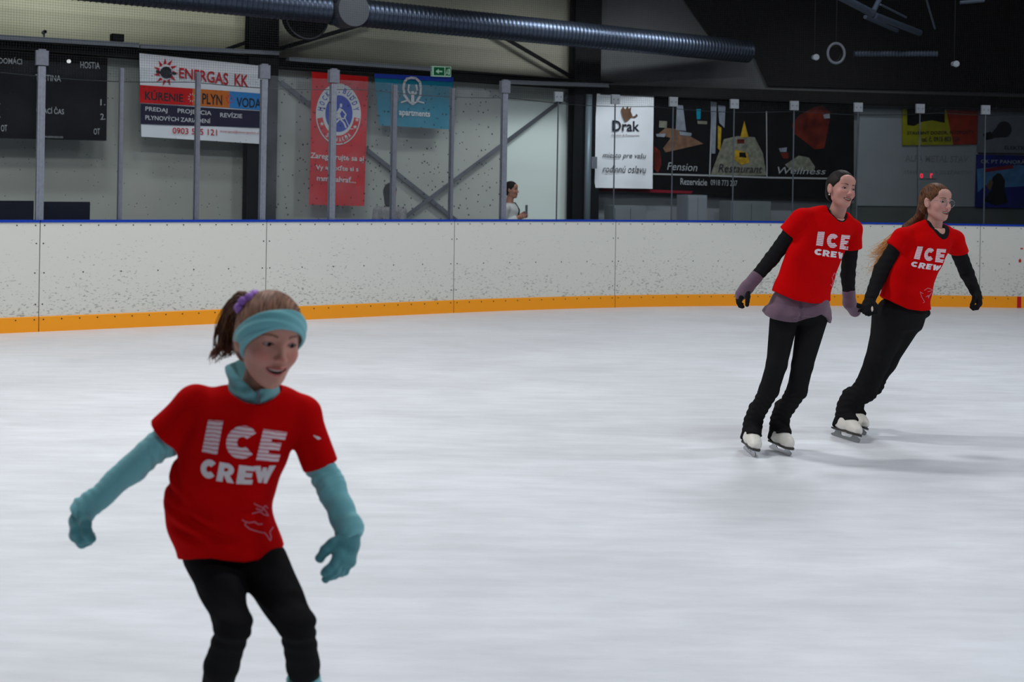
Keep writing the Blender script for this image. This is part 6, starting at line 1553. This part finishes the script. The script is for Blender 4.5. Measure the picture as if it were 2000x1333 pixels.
# =================================================================== onlookers behind the glass
def onlooker(label, hx, hy, D, yaw, top_m, hair_m, hairlong, phone):
    J = lambda x, y, dz=0.0: P(x, y, D + dz)
    k = D / F; ho = J(hx, hy, 0); t = thing('person', label, 'person', (ho[0], ho[1], 0)); s = 1.0
    Rh = frame(yaw, 0, 0); hf, loc, world, eyes = head_fn(ho, Rh, s, open_=.001)
    lat, fw = torso_basis(yaw)
    L_ = lambda x, y, z: ho * (1, 1, 0) + lat * x + fw * y + np.array([0, 0, z])
    H_ = ho[2]; sh = H_ - .24
    st = [(L_(0, -.01, .80), .165, .115), (L_(0, -.01, .95), .150, .110), (L_(0, -.01, 1.08), .145, .105), (L_(0, -.01, 1.22), .165, .112), (L_(0, -.02, sh), .175, .10), (L_(0, -.02, sh + .06), .08, .06)]
    nk = rc(L_(0, -.03, sh + .03), L_(0, -.01, H_ - .08), .05, .048, .02)
    S1, S2 = L_(-.17, -.02, sh - .02), L_(.17, -.02, sh - .02)
    E1, E2 = L_(-.20, -.07, sh - .26), L_(.20, -.07, sh - .26)
    if phone: W1, W2 = L_(-.05, .13, sh - .14), L_(.06, .13, sh - .13)
    else: W1, W2 = L_(-.12, .17, sh - .36), L_(.12, .17, sh - .36)
    legs = [rc(L_(-.09, 0, .86), L_(-.1, 0, .48), .085, .06, .03), rc(L_(-.1, 0, .48), L_(-.1, 0, .09), .058, .042, .02), rc(L_(.09, 0, .86), L_(.1, 0, .48), .085, .06, .03), rc(L_(.1, 0, .48), L_(.1, 0, .09), .058, .042, .02)]
    hd = hand(W1, fw + (0, 0, .35), -lat + (0, 0, .2), (0, 0, 1), .17, (.7, .7, .7, .7)) + hand(W2, fw + (0, 0, .35), lat + (0, 0, .2), (0, 0, 1), .17, (.7, .7, .7, .7))
    arms = lambda g: [rc(S1, E1, .048 + g, .04 + g, .03), rc(E1, W1, .04 + g, .03 + g, .02), rc(S2, E2, .048 + g, .04 + g, .03), rc(E2, W2, .04 + g, .03 + g, .02)]
    body = Solid([loft([(c, a - .015, b - .015) for c, a, b in st], lat), nk] + arms(0) + hd + legs + [Pr(hf, ho - .17, ho + .17, .02)])
    lo, hi = body.box(.03)
    skin_mesh('body', [(body, lo, hi, .0065)], M['skin'], t, skin_color(loc, srgb(190, 135, 115), srgb(160, 80, 80), srgb(40, 28, 24), srgb(190, 120, 110), open_=.0005))
    hr = [hair_solid(ho, Rh, s, .009, -.018, 1.1)] + ([rc(world((0, -.06, 0)), world((0, -.06, -.14)), .075, .06, .03)] if hairlong else [ell(world((0, -.11, .0)), Rh, (.035, .03, .035), .01)])
    sk('hair', Solid(hr), .006, hair_m, t)
    top = Solid([loft(st, lat), rc(L_(0, -.02, sh), S1, .06, .055), rc(L_(0, -.02, sh), S2, .06, .055), rc(S1, E1, .062, .053, .03), rc(E1, W1 + (E1 - W1) * .2, .052, .042, .02), rc(S2, E2, .062, .053, .03), rc(E2, W2 + (E2 - W2) * .2, .052, .042, .02)], lambda p, d: smax(smax(d + wrinkle(.003, 1, [((.4, .1, 1), 40), ((1, .2, .3), 30)])(p), .84 - p[:, 2], .005), -(nk.f(p) - .012), .003))
    lo, hi = top.box(.03); skin_mesh('sweatshirt', [(top, lo, hi, .0065)], top_m, t)
    sk('trousers', Solid([rc(q_[0], q_[1], q_[2], q_[3]) for q_ in ((L_(-.09, 0, .90), L_(-.1, 0, .48), .10, .075), (L_(-.1, 0, .48), L_(-.1, 0, .1), .07, .055), (L_(.09, 0, .90), L_(.1, 0, .48), .10, .075), (L_(.1, 0, .48), L_(.1, 0, .1), .07, .055))]), .008, M['tights'], t)
    for sx in (-.1, .1): sk('shoe', Solid([rc(L_(sx, -.06, .045), L_(sx, .14, .04), .045, .04)], lambda p, d: smax(d, .004 - p[:, 2], .004)), .006, M['sole'], t)
    if phone:
        mb = MB(); pc = (W1 + W2) / 2 + fw * .088 + np.array([0, 0, .02]); mb.box(pc - lat * .04 , lat * .075, fw * .01 + np.array([0, 0, 0.0]), np.array([0, 0, .15])); ph = mb.build('smartphone', M['tray'], loc=pc)
        tag(ph, 'grey smartphone held up by the woman in white behind the glass', 'phone')
        pts = [L_(.10, -.08, sh + .06), L_(.10, .02, sh + .055), L_(.05, .10, sh - .04), L_(-.04, .125, sh - .14), L_(-.12, .12, sh - .27)]
        mb = MB(); mb.tube(pts, .013, 6); mb.build('bag_strap', M['tights'], t, True)
    return t
M['lens'] = glass_material('spectacle_lens', .02, 0.0)
skater_mauve(); skater_glasses(); girl()
M['sweat_white'] = fabric('sweatshirt_white', srgb(222, 224, 222), .9, .05)
M['knit_grey'] = fabric('knit_grey', srgb(150, 150, 152), .95, .35, 60)
onlooker('woman in white sweatshirt with black strap and dark hair bun, standing behind the glass', 999, 371, 17.0, 70, M['sweat_white'], M['hair_dark'], False, True)
onlooker('dark-haired onlooker in grey knit top seen through hazy glass below the turquoise banner', 763, 375, 16.2, 165, M['knit_grey'], M['hair_dark'], True, False)
# bookkeeping keys are not part of the scene
for o in list(scene.objects):
    if '_base' in o: del o['_base']
